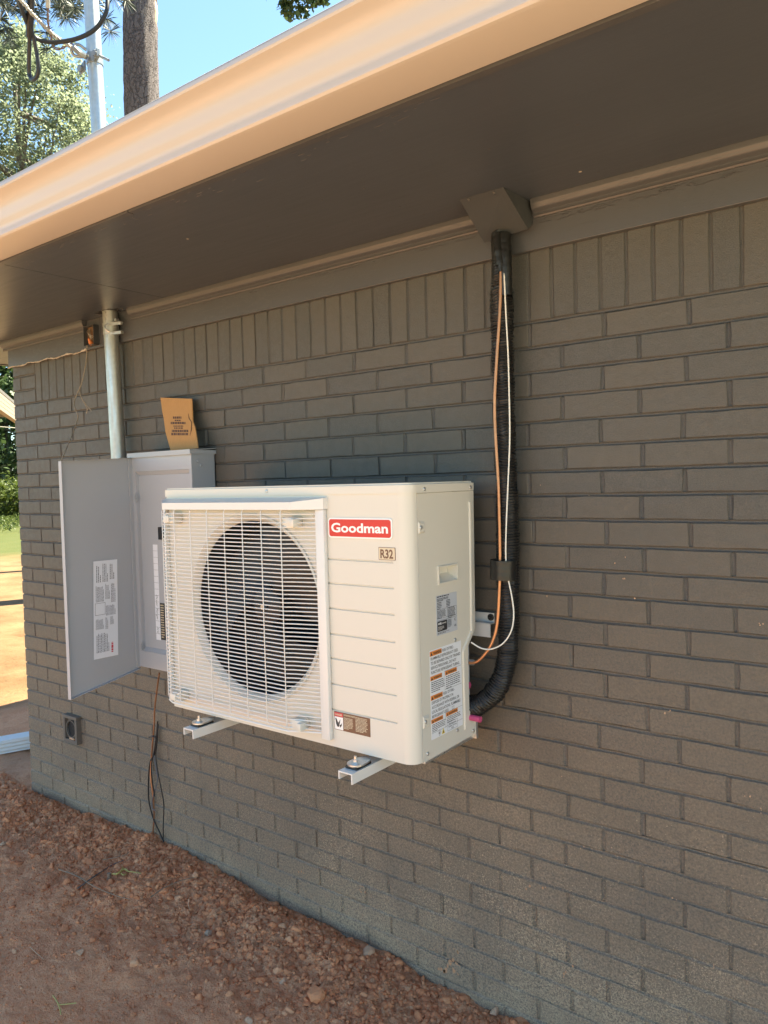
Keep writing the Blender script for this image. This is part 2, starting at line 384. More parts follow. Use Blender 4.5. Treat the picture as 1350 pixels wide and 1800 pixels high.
for a in sol[1:-1]: head(a, ZT + .0035, 2.136, .0055)
head(sol[0] - .0005, ZT + .0035, 2.136, .0062)
for z0, z1, xs in ((1.934, 1.992, (XC, .102)), (2.002, 2.062, (XC, -.03, .102)), (2.072, 2.135, (XC, .102))):
    for a, b in zip(xs[:-1], xs[1:]): specs.append((a, b - (.005 if b < .1 else 0), z0, z1, 0))
def pix(p):
    q = ROT @ (np.array(p) - CAM); return np.array([675 + FPX * q[0] / q[2], 900 + FPX * q[1] / q[2]])
def hidden(x, z):
    u, v = pix((x, 0, z))
    if not (-25 < u < 1372 and -20 < v < 1815): return True
    return (300 < u < 828 and 862 < v < 1280) or (125 < u < 370 and 815 < v < 1175)
scored = []
for i, (a, b, z0, z1, s) in enumerate(specs):
    x, z = (a + b) / 2, (z0 + z1) / 2
    ps = [pix((q, 0, c)) for q, c in ((a, z0), (b, z0), (b, z1), (a, z1))]
    ar = 0.5 * abs(sum(ps[k][0] * ps[(k + 1) % 4][1] - ps[(k + 1) % 4][0] * ps[k][1] for k in range(4)))
    scored.append((-1 if hidden(x, z) else ar, i))
order = [i for sc_, i in sorted(scored, reverse=True)]
meshes = {}
rest = MB()
for rank, i in enumerate(order):
    a, b, z0, z1, s = specs[i]; wd, ht = b - a, z1 - z0
    pr = RNG.normal() * .0007
    if rank < 300:
        key = (round(wd * 400), round(ht * 500), i % 4)
        if key not in meshes:
            V, F = brick_verts(wd, ht, .06, len(meshes))
            me = bpy.data.meshes.new('brick'); me.from_pydata(V, [], F); me.materials.append(M['brick']); me.update(); meshes[key] = me
        o = bpy.data.objects.new('brick', meshes[key]); C.objects.link(o); o.parent = wall
        o.location = ((a + b) / 2, pr, (z0 + z1) / 2); o.rotation_euler = (RNG.normal() * .004, RNG.normal() * .002, RNG.normal() * .003)
    else:
        V, F = brick_verts(wd, ht, .06, i)
        rest.add([(v[0] + (a + b) / 2, v[1] + pr, v[2] + (z0 + z1) / 2) for v in V], F)
tag(rest.build('far_bricks', M['brick'], wall, fix=False), kind='stuff')
for z in (1.997, 2.067): bed(z, XC, .106, .006)
head(-.0275, 2.001, 2.063, .0062)
tag(joints.build('mortar_joints', M['mortar'], wall, True, fix=False, angle=.9), kind='stuff')

ms_ = MB(); rm = random.Random(21)
for cx, cy, n_, sp, r0 in ((793, 1700, 9, 14, 4.2), (800, 1672, 4, 9, 2.0), (776, 1705, 3, 6, 3.2), (640, 1565, 4, 8, 1.8), (530, 1535, 3, 6, 2.0), (1010, 1712, 4, 20, 1.6), (940, 1545, 5, 24, 1.6)):
    for _ in range(n_):
        c_ = at(cx + rm.uniform(-sp, sp), cy + rm.uniform(-sp, sp) * .9, -.001); r = r0 * rm.uniform(.5, 1.2) * .0017
        ms_.prism([(c_.x + r * rm.uniform(.6, 1.2) * math.cos(a), -.0012, c_.z + 1.35 * r * rm.uniform(.6, 1.2) * math.sin(a)) for a in np.linspace(0, 2 * math.pi, 9, endpoint=False)], (0, .0008, 0))
tag(ms_.build('mud_splashes', M['mud'], wall), kind='stuff')
pc = MB()
for px_, py_, n_ in ((1170, 1250, 3), (1334, 1100, 3), (1335, 1425, 3), (1312, 1400, 2), (1095, 1020, 2), (1085, 990, 1), (1100, 975, 1), (1260, 1700, 2), (1080, 1490, 1), (960, 1050, 1), (1120, 1050, 1), (985, 1360, 1), (1020, 1490, 2), (1190, 1580, 2), (945, 720, 1), (1030, 870, 1), (948, 857, 1)):
    for _ in range(n_):
        c_ = at(px_ + rm.uniform(-9, 9), py_ + rm.uniform(-5, 5), -.001); r = rm.uniform(.001, .0024)
        pc.prism([(c_.x + r * rm.uniform(.5, 1.3) * math.cos(a), -.0013, c_.z + 1.6 * r * rm.uniform(.4, 1.2) * math.sin(a)) for a in np.linspace(0, 2 * math.pi, 7, endpoint=False)], (0, .0008, 0))
tag(pc.build('paint_chips', M['stone'], wall), kind='stuff')

ZS = 2.245; YO = -.672
XR = 5.5
for x0, x1 in ((-.80, 1.176), (1.180, 3.62), (3.624, XR)):
    MB().box((x0, YO, ZS), (x1, .05, ZS + .012)).build('soffit_panel', M['soffit'], house)
MB().box((-.80, .0505, ZS), (XC - .002, 6, ZS + .012)).build('side_soffit', M['soffit'], house)
MB().box((-.82, -.69, ZS - .004), (-.80, 6, 2.40)).build('rake_board', M['frieze'], house)
fr = MB()
fr.box((XC, -.0200, 2.118), (.70, .004, 2.2445), .0015).build('frieze_board', M['frieze'], house)
MB().box((.702, -.0200, 2.118), (XR, .004, 2.2445), .0015).build('frieze_board', M['frieze'], house)
cp = [(-.0205, 2.199), (-.026, 2.199), (-.0285, 2.203), (-.027, 2.208), (-.0275, 2.2125)]
cp += [(-.031 - .011 * math.sin(a), 2.2285 - .013 * math.cos(a)) for a in np.linspace(.1, 1.45, 6)] + [(-.0440, 2.2295), (-.0450, 2.233), (-.0450, 2.2446), (-.0205, 2.2446)]
for x0, x1 in ((XC - .03, .60), (.935, 2.60), (2.75, XR)):
    MB().extrude_x(cp, x0, x1, True, True).build('crown_molding', M['frieze'], house, True)
cr = MB()
def chips(x0, x1, zf, n, rng, thick=.0012):
    for i in range(n):
        xa = rng.uniform(x0, x1); ln = rng.uniform(.01, .05); z0 = zf(xa); m = 6; pts = []
        for k in range(m + 1):
            xx = xa + ln * k / m; pts.append((xx, -.0208, z0 + rng.uniform(-.0022, .0022)))
        cr.tube(pts, thick, 4, True, [max(.0003, thick * math.sin(math.pi * (k + .3) / (m + .6))) for k in range(m + 1)])
rr = random.Random(3)
chips(1.0, 2.55, lambda x: 2.192 - .003 * rr.random(), 26, rr, .0011); chips(2.76, 3.35, lambda x: 2.193 - .012 * rr.random(), 34, rr, .0013)
cr.build('peeling_paint', M['frieze'], house)
pl = MB(); pts = []; rad = []
for i in range(90):
    xx = XC + .005 + i * .0078; pts.append((xx, -.0225, 2.1165 + rr.uniform(-.0025, .0015) + .003 * math.sin(i * .3))); rad.append(rr.uniform(.0018, .0042) * (1.4 if i % 17 < 4 else .8))
pl.tube(pts, .004, 6, True, rad).build('loose_caulk', M['chip'], house)
MB().box((-.80, -.691, ZS - .006), (1.9, YO - .0005, 2.40)).build('fascia_board', M['frieze'], house)
MB().box((1.903, -.6905, ZS - .006), (XR, YO - .0005, 2.40)).build('fascia_board', M['frieze'], house)
ro = MB(); ro.add([(-.85, -.76, 2.415), (5.52, -.76, 2.415), (5.52, 4, 3.95), (-.85, 4, 3.95), (-.85, -.76, 2.395), (5.52, -.76, 2.395), (5.52, 4, 3.93), (-.85, 4, 3.93)],
                  [(0, 1, 2, 3), (7, 6, 5, 4), (0, 4, 5, 1), (3, 2, 6, 7), (0, 3, 7, 4), (1, 5, 6, 2)])
ro.add([(-.85, 4.0, 3.951), (5.52, 4.0, 3.951), (5.52, 8.7, 2.42), (-.85, 8.7, 2.42), (-.85, 4.0, 3.931), (5.52, 4.0, 3.931), (5.52, 8.7, 2.40), (-.85, 8.7, 2.40)],
       [(0, 1, 2, 3), (7, 6, 5, 4), (0, 4, 5, 1), (3, 2, 6, 7), (0, 3, 7, 4), (1, 5, 6, 2)])
ro.add([(XC, .1, 2.24), (XC, 7.9, 2.24), (XC, 4, 3.9)], [(0, 1, 2)]); ro.add([(4.85, .1, 2.24), (4.85, 7.9, 2.24), (4.85, 4, 3.9)], [(0, 1, 2)])
ro.build('roof', M['roof'], house)

for px_, py_ in ((745, 377), (703, 364), (908, 318), (1020, 302), (1052, 303), (640, 331), (566, 352), (470, 398), (395, 425), (860, 262), (1015, 220), (330, 420), (250, 452)):
    p_ = atz(px_, py_, ZS)
    if YO + .01 < p_.y < -.05: MB().lathe((p_.x, p_.y, ZS + .0002), (0, 0, -1), [(0, .0042), (.0007, .0036), (.0009, .0004)], 8, (1, 0, 0)).build('nail_head', M['chip' if px_ % 3 == 0 else 'frieze'], house)
fk = MB(); rk = random.Random(33)
for _ in range(70):     # paint dabs flaked along the outer edge of the soffit
    x_ = rk.uniform(1.2, 2.9); y_ = YO + .004 + abs(rk.gauss(0, .03)); l_ = rk.uniform(.006, .03)
    fk.tube([(x_, y_, ZS - .0002), (x_ + l_ * .5, y_ + rk.uniform(-.001, .001), ZS - .0004), (x_ + l_, y_ + rk.uniform(-.002, .002), ZS - .0002)], .0007, 4, True, [.0003, .0008, .0003])
tag(fk.build('paint_flakes', M['frieze'], house), kind='stuff')
# gutter: six inch K-style profile
gp = [(-.6925, 2.385), (-.6925, 2.2455), (-.694, 2.244), (-.792, 2.244), (-.799, 2.2465), (-.803, 2.251), (-.8028, 2.256), (-.7995, 2.264), (-.7982, 2.269), (-.7985, 2.274), (-.801, 2.281), (-.8045, 2.288),
      (-.807, 2.296), (-.8085, 2.306), (-.810, 2.316), (-.8125, 2.324), (-.8175, 2.332), (-.8255, 2.3395), (-.834, 2.3445), (-.839, 2.347), (-.8435, 2.3495), (-.8458, 2.354), (-.8435, 2.3645), (-.8400, 2.370), (-.836, 2.370), (-.835, 2.367), (-.838, 2.366)]
gut = empty('rain_gutter', (2, -.75, 2.25), 'long beige metal rain gutter along the eave, lit from below', 'gutter')
ins = [(y + (.0012 if y < -.70 else 0), z + .0012) for y, z in gp[1:-3]]
g1 = MB(); g1.extrude_x(gp[:-3] + ins[::-1], -.82, XR, True, True); g1.build('trough', M['gutter'], gut, True, angle=.5)
MB().extrude_x(gp[-5:], -.82, XR).build('front_lip', M['gutter'], gut)
for x in (-.4, .2, .8, 1.4, 2.0, 2.6, 3.2, 3.8): MB().box((x, -.842, 2.360), (x + .02, -.70, 2.364)).build('hanger', M['gutter'], gut)

# ------------------------------------------------------------------ lettering helpers
def text_mesh(mb, s, o, u, v, h, width=None, bold=0.0, align='LEFT', shear=0.0):
    """adds flat letters of height h to a mesh at o along u (right) and v (up)"""
    cu = bpy.data.curves.new('lettering', 'FONT'); cu.body = s; cu.size = 1; cu.offset = bold; cu.shear = shear; cu.resolution_u = 3; cu.align_x = align
    ob = bpy.data.objects.new('lettering', cu); C.objects.link(ob)
    dg = bpy.context.evaluated_depsgraph_get(); me = bpy.data.meshes.new_from_object(ob.evaluated_get(dg))
    co = [v_.co.copy() for v_ in me.vertices]; fs = [tuple(p.vertices) for p in me.polygons]
    bpy.data.objects.remove(ob); bpy.data.curves.remove(cu); bpy.data.meshes.remove(me)
    if not co: return
    k = h / .72; x0 = min(c.x for c in co); x1 = max(c.x for c in co)
    sx = k if width is None else width / max(1e-6, x1 - x0)
    o, u, v = Vector(o), Vector(u), Vector(v)
    mb.add([o + u * ((c.x - x0) * sx) + v * (c.y * k) for c in co], fs)
def print_lines(mb, o, u, v, wdt, hgt, n, rng, fill=.9, lead=.5):
    """fine print too small to read: rows of word-long dashes"""
    o, u, v = Vector(o), Vector(u), Vector(v); p = hgt / n
    for i in range(n):
        x = 0; end = wdt * (fill if i < n - 1 else rng.uniform(.35, .8)) * rng.uniform(.88, 1)
        while x < end:
            l = min(rng.uniform(.03, .14) * wdt, end - x)
            a = o + u * x - v * (p * (i + 1) - p * (1 - lead) / 2); mb.quad(a, a + u * l, a + u * l + v * p * lead, a + v * p * lead); x += l + .022 * wdt
def rrect(o, u, v, w_, h_, r, n=5):
    o, u, v = Vector(o), Vector(u), Vector(v); out = []
    for cx, cy, a0 in ((w_ - r, r, -90), (w_ - r, h_ - r, 0), (r, h_ - r, 90), (r, r, 180)):
        for i in range(n + 1):
            a = math.radians(a0 + 90 * i / n); out.append(o + u * (cx + r * math.cos(a)) + v * (cy + r * math.sin(a)))
    return out
UX, UZ = Vector((1, 0, 0)), Vector((0, 0, 1))

# ------------------------------------------------------------------ outdoor unit
YF, XL, XS, ZB, ZTOP = -.378, 1.600, 2.570, .787, 1.503
YBK = -.070
ac = empty('air_conditioner', (2.085, -.22, ZB), 'cream outdoor air conditioner with a wire fan grille, hung on wall brackets', 'air conditioner')
FC = Vector((1.993, YF, 1.143)); FR = .271
fp = MB()
# fan plate with a round opening
N = 96; X0, X1, Z0, Z1 = XL, 2.290, ZB, 1.478
ring = []; outer = []
for k in range(N):
    a = 2 * math.pi * k / N; c, s_ = math.cos(a), math.sin(a)
    ring.append((FC.x + FR * c, YF, FC.z + FR * s_))
    tt = min((X1 - FC.x) / c if c > 1e-6 else 1e9, (X0 - FC.x) / c if c < -1e-6 else 1e9, (Z1 - FC.z) / s_ if s_ > 1e-6 else 1e9, (Z0 - FC.z) / s_ if s_ < -1e-6 else 1e9)
    outer.append((FC.x + tt * c, YF, FC.z + tt * s_))
fp.add(ring + outer, [(k, (k + 1) % N, N + (k + 1) % N, N + k) for k in range(N)])
for cx, cz in ((X0, Z0), (X1, Z0), (X1, Z1), (X0, Z1)):
    # corner triangles
    ds = sorted(range(N), key=lambda k: (outer[k][0] - cx) ** 2 + (outer[k][2] - cz) ** 2)
    a = [k for k in ds[:6] if abs(outer[k][0] - cx) < 1e-6][:1]; b = [k for k in ds[:6] if abs(outer[k][2] - cz) < 1e-6][:1]
    if a and b and a != b: fp.add([outer[a[0]], outer[b[0]], (cx, YF, cz)], [(0, 1, 2)])
# grooved field
GZ = [1.302, 1.236, 1.168, 1.098, 1.031, .961, .890]
prof = [(YF, Z1)]
for g in GZ: prof += [(YF, g + .0028), (YF + .0045, g + .0006), (YF + .0045, g - .0006), (YF, g - .0028)]
prof += [(YF, ZB)]
fp.extrude_x(prof, X1, 2.517)
fp.quad((2.517, YF, ZB), (2.535, YF, ZB), (2.535, YF, Z1), (2.517, YF, Z1))
for g in GZ: fp.add([(2.517, YF, g + .0028), (2.517, YF, g - .0028), (2.517, YF + .0045, g)], [(0, 1, 2)])
cs = [(2.535 + .0345 * math.sin(a), YF + .0345 - .0345 * math.cos(a)) for a in np.linspace(0, math.pi / 2, 9)]
n = len(cs); fp.add([(x, y, ZB) for x, y in cs] + [(x, y, Z1) for x, y in cs], [(i, i + 1, n + i + 1, n + i) for i in range(n - 1)])
fp.add([(x, y, ZB) for x, y in cs] + [(2.535, YF + .0345, ZB)], [tuple(range(n + 1))])
fp.quad((XL, YF, ZB), (XL, YF, Z1), (XL, YF + .05, Z1), (XL, YF + .05, ZB)); fp.quad((XL, YF, ZB), (2.535, YF, ZB), (2.535, YF + .03, ZB), (XL, YF + .03, ZB))
front = fp.build('front_panel', M['cream'], ac, True, fix=False, angle=.45)
MB().lathe(FC, (0, 1, 0), [(-.004, FR + .010), (-.006, FR + .004), (0, FR - .002), (.007, FR - .008), (.013, FR - .012), (.016, FR - .0125)], 96).build('fan_shroud', M['cream'], front, True)
MB().lathe(FC + Vector((0, .001, 0)), (0, 1, 0), [(.0155, FR - .0125), (.14, FR - .0125), (.141, FR - .05), (.18, .12), (.185, .001)], 64).build('fan_chamber', M['dark'], front)
# fan
fan = MB(); hub = FC + Vector((.012, .05, 0))
fan.lathe(hub, (0, 1, 0), [(-.012, .0005), (-.011, .045), (-.004, .058), (.05, .062)], 32)
fano = fan.build('fan', M['fan'], ac, True)
for b in range(3):
    bl = MB(); V = []; na, nr = 14, 8
    for i in range(nr + 1):
        r = .055 + (FR - .028 - .055) * i / nr
        for k in range(na + 1):
            s_ = k / na; span = math.radians(62 + 40 * math.sin(math.pi * i / nr * .7)); a = math.radians(b * 120 + 25) + span * (s_ - .5) + .35 * (i / nr) ** 1.5
            V.append(hub + Vector((r * math.cos(a), .052 - .062 * s_ + .012 * math.sin(math.pi * s_), r * math.sin(a))))
    F = [(i * (na + 1) + k, i * (na + 1) + k + 1, (i + 1) * (na + 1) + k + 1, (i + 1) * (na + 1) + k) for i in range(nr) for k in range(na)]
    bl.add(V, F).build('blade', M['fan'], fano, True, fix=False)
MB().cyl(hub + Vector((0, -.013, 0)), (0, -1, 0), .008, .012, 6).build('shaft_nut', M['rail_steel'], fano)
# body
bx = MB(); bx.box((XL + .002, YF + .20, ZB + .004), (2.50, YBK, 1.476)); bx.box((XL + .0005, YF + .0505, ZB + .002), (XL + .004, YBK, 1.476))
bx.build('inner_body', M['cream'], ac)
bp = MB(); bp.box((XL + .01, YF + .055, ZB - .013), (2.562, YBK + .002, ZB - .001), .002).build('base_pan', M['rail_steel'], ac)
tp = MB(); tpoly = [(XL - .003, YBK), (XL - .003, YF - .003)] + [(2.537 + .036 * math.sin(a), YF + .033 - .036 * math.cos(a)) for a in np.linspace(0, math.pi / 2, 9)] + [(XS + .003, YBK)]
bm = bmesh.new(); fcs = bm.faces.new([bm.verts.new((x, y, 1.4765)) for x, y in tpoly]); ex = bmesh.ops.extrude_face_region(bm, geom=[fcs])
for v in [g for g in ex['geom'] if isinstance(g, bmesh.types.BMVert)]: v.co.z = ZTOP
bmesh.ops.bevel(bm, geom=[e for e in bm.edges if abs(e.verts[0].co.z - ZTOP) < 1e-5 and abs(e.verts[1].co.z - ZTOP) < 1e-5], offset=.005, segments=3, affect='EDGES')
tp.bm(bm).build('top_panel', M['cream'], ac, True, angle=.5)
# right side panel with the notch for the valves
sp = [(-.3425, ZB - .002), (-.3425, 1.4755), (-.066, 1.4755), (-.072, 1.087), (-.113, 1.044), (-.113, .872), (-.082, .832), (-.074, .797), (-.080, .790)]
hy0, hy1, hz0, hz1 = -.252, -.164, 1.238, 1.277
bm = bmesh.new()
vo_ = [bm.verts.new((XS, y, z)) for y, z in sp]; hi_ = [bm.verts.new((XS, y, z)) for y, z in ((hy0, hz0), (hy1, hz0), (hy1, hz1), (hy0, hz1))]
for q in ([vo_[0], hi_[0], hi_[3], vo_[1]], [vo_[1], hi_[3], hi_[2], vo_[2]], [vo_[2], hi_[2], hi_[1], vo_[3]], [vo_[3], hi_[1], vo_[4]], [vo_[4], hi_[1], vo_[5]], [vo_[5], hi_[1], hi_[0], vo_[0]], [vo_[5], vo_[0], vo_[8], vo_[7], vo_[6]]):
    bm.faces.new(q)
b_ = [bm.verts.new((XS - .026, y, z)) for y, z in ((hy0 + .008, hz0 + .018), (hy1 - .004, hz0 + .018), (hy1 - .004, hz1 - .004), (hy0 + .008, hz1 - .004))]
for k in range(4): bm.faces.new([hi_[k], hi_[(k + 1) % 4], b_[(k + 1) % 4], b_[k]])
bm.faces.new(b_[::-1])
for k in range(9):      # returned edges
    a, b = vo_[k], vo_[(k + 1) % 9]; c = bm.verts.new(b.co - Vector((.012, 0, 0))); d = bm.verts.new(a.co - Vector((.012, 0, 0))); bm.faces.new([a, b, c, d])
side = MB().bm(bm).build('side_panel', M['cream'], ac, fix=True)
hf = MB()
for y0, y1, z0, z1 in ((hy0 - .005, hy1 + .005, hz1, hz1 + .005), (hy0 - .005, hy1 + .005, hz0 - .005, hz0), (hy0 - .005, hy0, hz0, hz1), (hy1, hy1 + .005, hz0, hz1)):
    hf.box((XS - .001, y0, z0), (XS + .0035, y1, z1), .001)
hf.build('handle_rim', M['cream'], side)
MB().tube(spline([(XS, -.090, 1.445), (XS, -.090, 1.35), (XS, -.094, 1.10), (XS, -.098, 1.082), (XS, -.136, 1.040), (XS, -.140, 1.02), (XS, -.139, .90), (XS, -.139, .818)], 5), .0042, 8).build('stiffening_rib', M['cream'], side, True)
MB().box((2.5405, YBK - .05, .80), (2.5465, YBK, 1.10)).build('valve_plate', M['panel'], ac)
MB().box((2.50, YBK - .004, ZB), (2.5695, YBK + .002, .80)).box((2.562, YBK - .012, ZB - .012), (2.572, YBK - .002, .83)).build('rear_bracket', M['rail_steel'], ac)
# panel clips and screws
for z in (1.389, .890):
    c = MB(); c.add([(XS + .0005, -.3415, z + .017), (XS + .0005, -.312, z + .014), (XS + .0005, -.312, z - .014), (XS + .0005, -.3415, z - .017), (XS + .004, -.339, z + .011), (XS + .004, -.318, z + .008), (XS + .004, -.318, z - .010), (XS + .004, -.339, z - .012)],
              [(0, 1, 5, 4), (1, 2, 6, 5), (2, 3, 7, 6), (3, 0, 4, 7), (4, 5, 6, 7)]); c.build('panel_clip', M['cream'], side)
for p, ax in (((XS + .003, -.313, 1.486), 0), ((XS + .003, -.087, 1.485), 0), ((XS, -.179, 1.074), 0), ((XS, -.178, .825), 0), ((XS, -.095, .801), 0), ((XS, -.322, .804), 0), ((XS + .0035, -.333, 1.389), 0), ((XS + .0035, -.333, .890), 0), ((2.07, YF - .003, 1.489), 1)):
    MB().lathe(p, (1, 0, 0) if ax == 0 else (0, -1, 0), [(0, .0055), (.0018, .005), (.003, .0032), (.0031, .0004)], 12, (0, 1, 0) if ax == 0 else (1, 0, 0)).build('screw', M['rail_steel'], ac, True)

# grille
PY = YF - .045
gr = empty('fan_grille', (FC.x, PY, FC.z), None, None); gr.parent = ac; gr.location = Vector((FC.x, PY, FC.z)) - Vector(ac.location)
vz = MB()
bk, ft = [(1.597, YF - .0005), (2.300, YF - .0005)], [(1.640, PY - .004), (2.205, PY - .004)]
tl, tr = 1.4765, 1.4745
V = [(bk[0][0], bk[0][1], 1.470), (bk[1][0], bk[1][1], 1.470), (ft[1][0], ft[1][1], 1.458), (ft[0][0], ft[0][1], 1.458)]
V2 = [(2.298, YF - .016, 1.467), (1.597, YF - .016, 1.467)]
low = [(1.597, YF - .016, 1.437), (ft[0][0], ft[0][1], 1.437), (ft[1][0], ft[1][1], 1.437), (2.298, YF - .016, 1.437)]
allv = V + V2 + low; vz.add(allv, [(0, 5, 3, 2, 4, 1), (5, 6, 7, 3), (3, 7, 8, 2), (2, 8, 9, 4)])
vz.quad((1.597, YF - .016, 1.4371), (ft[0][0], ft[0][1] + .004, 1.4371), (ft[1][0], ft[1][1] + .004, 1.4371), (2.298, YF - .012, 1.4371))
vz.quad((2.298, YF - .016, 1.467), (2.298, YF - .016, 1.437), (2.300, YF, 1.437), (2.300, YF, 1.470)); vz.quad((1.597, YF - .016, 1.467), (1.597, YF - .016, 1.437), (1.597, YF, 1.437), (1.597, YF, 1.470))
vz.build('visor', M['cream_white'], gr)
MB().box((2.266, YF - .016, .806), (2.297, YF - .0005, 1.4365), .003).build('grille_post', M['cream_white'], gr, True)
MB().box((1.597, YF - .014, .815), (1.608, YF - .0005, 1.4365), .002).build('grille_post', M['cream_white'], gr, True)
path = [(1.604, YF - .008), (1.613, YF - .028), (1.632, YF - .040), (1.655, PY), (2.168, PY), (2.19, PY + .010), (2.268, YF - .013)]
hw = MB(); hw.tube([(x, y, FC.z) for x, y in path], .0018, 6); h0 = hw.build('grille_wire', M['cream_white'], gr, True)
zs = np.linspace(1.424, .829, 52)
h0.location.z = zs[0] - FC.z
for z in zs[1:]:
    o = h0.copy(); C.objects.link(o); o.parent = gr; o.location.z = z - FC.z
def vwire(x, y):
    return MB().tube([(x, y + .004, 1.437), (x, y, 1.43), (x, y, .835), (x, y + .006, .824)], .0015, 6)
for x in np.linspace(1.697, 2.167, 7): vwire(x, PY - .0030).build('grille_wire', M['cream_white'], gr, True)
for x, y in ((1.618, YF - .034), (1.650, PY - .003)): vwire(x, y).build('grille_wire', M['cream_white'], gr, True)
bt = MB(); bt.tube([(1.602, YF - .004, .829), (1.625, YF - .036, .822), (1.655, PY, .8185), (2.168, PY, .8185), (2.27, YF - .010, .822)], .003, 8).build('grille_wire', M['cream_white'], gr, True)
for x, z, s_ in ((1.640, 1.408, -1), (2.166, 1.402, 1), (1.640, .838, -1), (2.170, .838, 1)):
    c = MB(); c.box((x, YF - .040, z - .016), (x + .040, YF - .001, z + .014), .003); c.box((x + (.034 if s_ > 0 else .002), YF - .049, z - .012), (x + (.050 if s_ > 0 else .030), YF - .024, z + .010), .002)
    c.build('grille_clip', M['cream'], gr, True)
    if s_ > 0:
        MB().box((x + .055, YF - .003, z + .004), (x + .098, YF - .0004, z + .03), .001).cyl((x + .082, YF - .003, z + .017), (0, -1, 0), .005, .003, 10).build('screw_tab', M['cream'], gr)

# badge and stickers
def plate(name, poly, nrm, d, m, parent): return MB().prism(poly, Vector(nrm) * -d).build(name, m, parent)
NF = Vector((0, -1, 0))
bd = plate('badge', [p + NF * .0032 for p in rrect((2.303, YF, 1.361), UX, UZ, .215, .053, .009)], NF, .003, M['white'], ac)
plate('badge_field', [p + NF * .0036 for p in rrect((2.3065, YF, 1.3645), UX, UZ, .208, .046, .007)], NF, .0003, M['badge_red'], bd)
tx = MB(); text_mesh(tx, 'Goodman', (2.314, YF - .0040, 1.3765), UX, UZ, .0245, .192, .028); tx.build('lettering', M['white'], bd, fix=False)
rp = plate('refrigerant_plate', [p + NF * .0012 for p in rrect((2.4715, YF, 1.3075), UX, UZ, .0535, .0325, .001, 1)], NF, .001, M['brown'], ac)
plate('plate_field', [p + NF * .0015 for p in rrect((2.4727, YF, 1.3087), UX, UZ, .0511, .0301, .001, 1)], NF, .0002, M['tan'], rp)
tx = MB(); text_mesh(tx, 'R32', (2.4775, YF - .0018, 1.3125), UX, UZ, .0225, .041, .03); tx.build('lettering', M['brown'], rp, fix=False)
rg = random.Random(11)
ds_ = plate('danger_sticker', [p + NF * .0008 for p in rrect((2.3025, YF, .8365), UX, UZ, .125, .050, .0005, 1)], NF, .0006, M['brown'], ac)
dm = MB(); dm.prism(rrect((2.304, YF - .0012, .838), UX, UZ, .030, .0345, .0005, 1), (0, .0002, 0)); dm.build('pictogram_field', M['white'], ds_)
dm = MB(); dm.prism(rrect((2.304, YF - .0012, .8735), UX, UZ, .030, .011, .0005, 1), (0, .0002, 0)); dm.build('danger_header', M['red_ink'], ds_)
dm = MB(); o = Vector((2.304, YF - .0016, .838))
def shp(mb, pts, o, u=UX, v=UZ): mb.add([o + u * a + v * b for a, b in pts], [tuple(range(len(pts)))])
for pts in ([(.003, .030), (.006, .031), (.012, .020), (.012, .008), (.009, .007), (.005, .016)], [(.013, .019), (.017, .023), (.021, .030), (.019, .020), (.015, .008), (.012, .006)], [(.017, .012), (.024, .016), (.027, .022), (.025, .012), (.020, .006)]): shp(dm, pts, o)
dm.build('hand_and_fan_symbol', M['ink'], ds_, fix=False)
dm = MB(); text_mesh(dm, 'DANGER', (2.3065, YF - .0016, .8765), UX, UZ, .005, .025, .03)
text_mesh(dm, 'ROTATING PARTS', (2.337, YF - .0012, .879), UX, UZ, .0042, .04, .03)
print_lines(dm, (2.337, YF - .0012, .875), UX, UZ, .036, .032, 9, rg); print_lines(dm, (2.378, YF - .0012, .883), UX, UZ, .046, .040, 11, rg)
dm.build('lettering', M['tan'], ds_, fix=False)
# side labels: u = +Y, v = +Z on the side plane
UY = Vector((0, 1, 0)); NS = Vector((1, 0, 0))
rl = plate('rating_label', [p + NS * .0008 for p in rrect((XS, -.268, 1.0995), UY, UZ, .101, .105, .001, 1)], NS, .0006, M['label_grey'], side)
q = MB(); o = Vector((XS + .0011, -.268, 1.0995))
def P(a, b): return o + UY * a + UZ * b
print_lines(q, P(.004, .1035), UY, UZ, .092, .0035, 1, rg, 1.1, .8); print_lines(q, P(.004, .098), UY, UZ, .062, .009, 3, rg, 1, .55); print_lines(q, P(.004, .088), UY, UZ, .025, .02, 5, rg); print_lines(q, P(.048, .090), UY, UZ, .022, .020, 5, rg)
print_lines(q, P(.004, .066), UY, UZ, .046, .022, 7, rg); print_lines(q, P(.054, .068), UY, UZ, .043, .030, 9, rg); print_lines(q, P(.052, .036), UY, UZ, .026, .022, 8, rg, .8); print_lines(q, P(.004, .008), UY, UZ, .07, .005, 2, rg)
for b in (.0675, .044, .0385): q.quad(P(.003, b), P(.098, b), P(.098, b + .0006), P(.003, b + .0006))
for a in (.052, .0975): q.quad(P(a, .044), P(a + .0005, .044), P(a + .0005, .068), P(a, .068))
text_mesh(q, 'C', P(.086, .028), UY, UZ, .007, .007, .02); text_mesh(q, 'US', P(.085, .012), UY, UZ, .006, .010, .02)
q.build('lettering', M['ink'], rl, fix=False)
q = MB(); q.prism([p + NS * .0002 for p in rrect(P(.003, .010), UY, UZ, .047, .027, .003)], (-.0001, 0, 0)); q.build('certificate_field', M['ink'], rl)
q = MB(); o = o + NS * .0005; text_mesh(q, 'AHRI', P(.006, .028), UY, UZ, .006, .016, .04); text_mesh(q, 'CERTIFIED', P(.024, .0285), UY, UZ, .0035, .021, .01); print_lines(q, P(.006, .024), UY, UZ, .036, .011, 4, rg, .8, .35); q.build('certificate_lettering', M['white'], rl, fix=False)

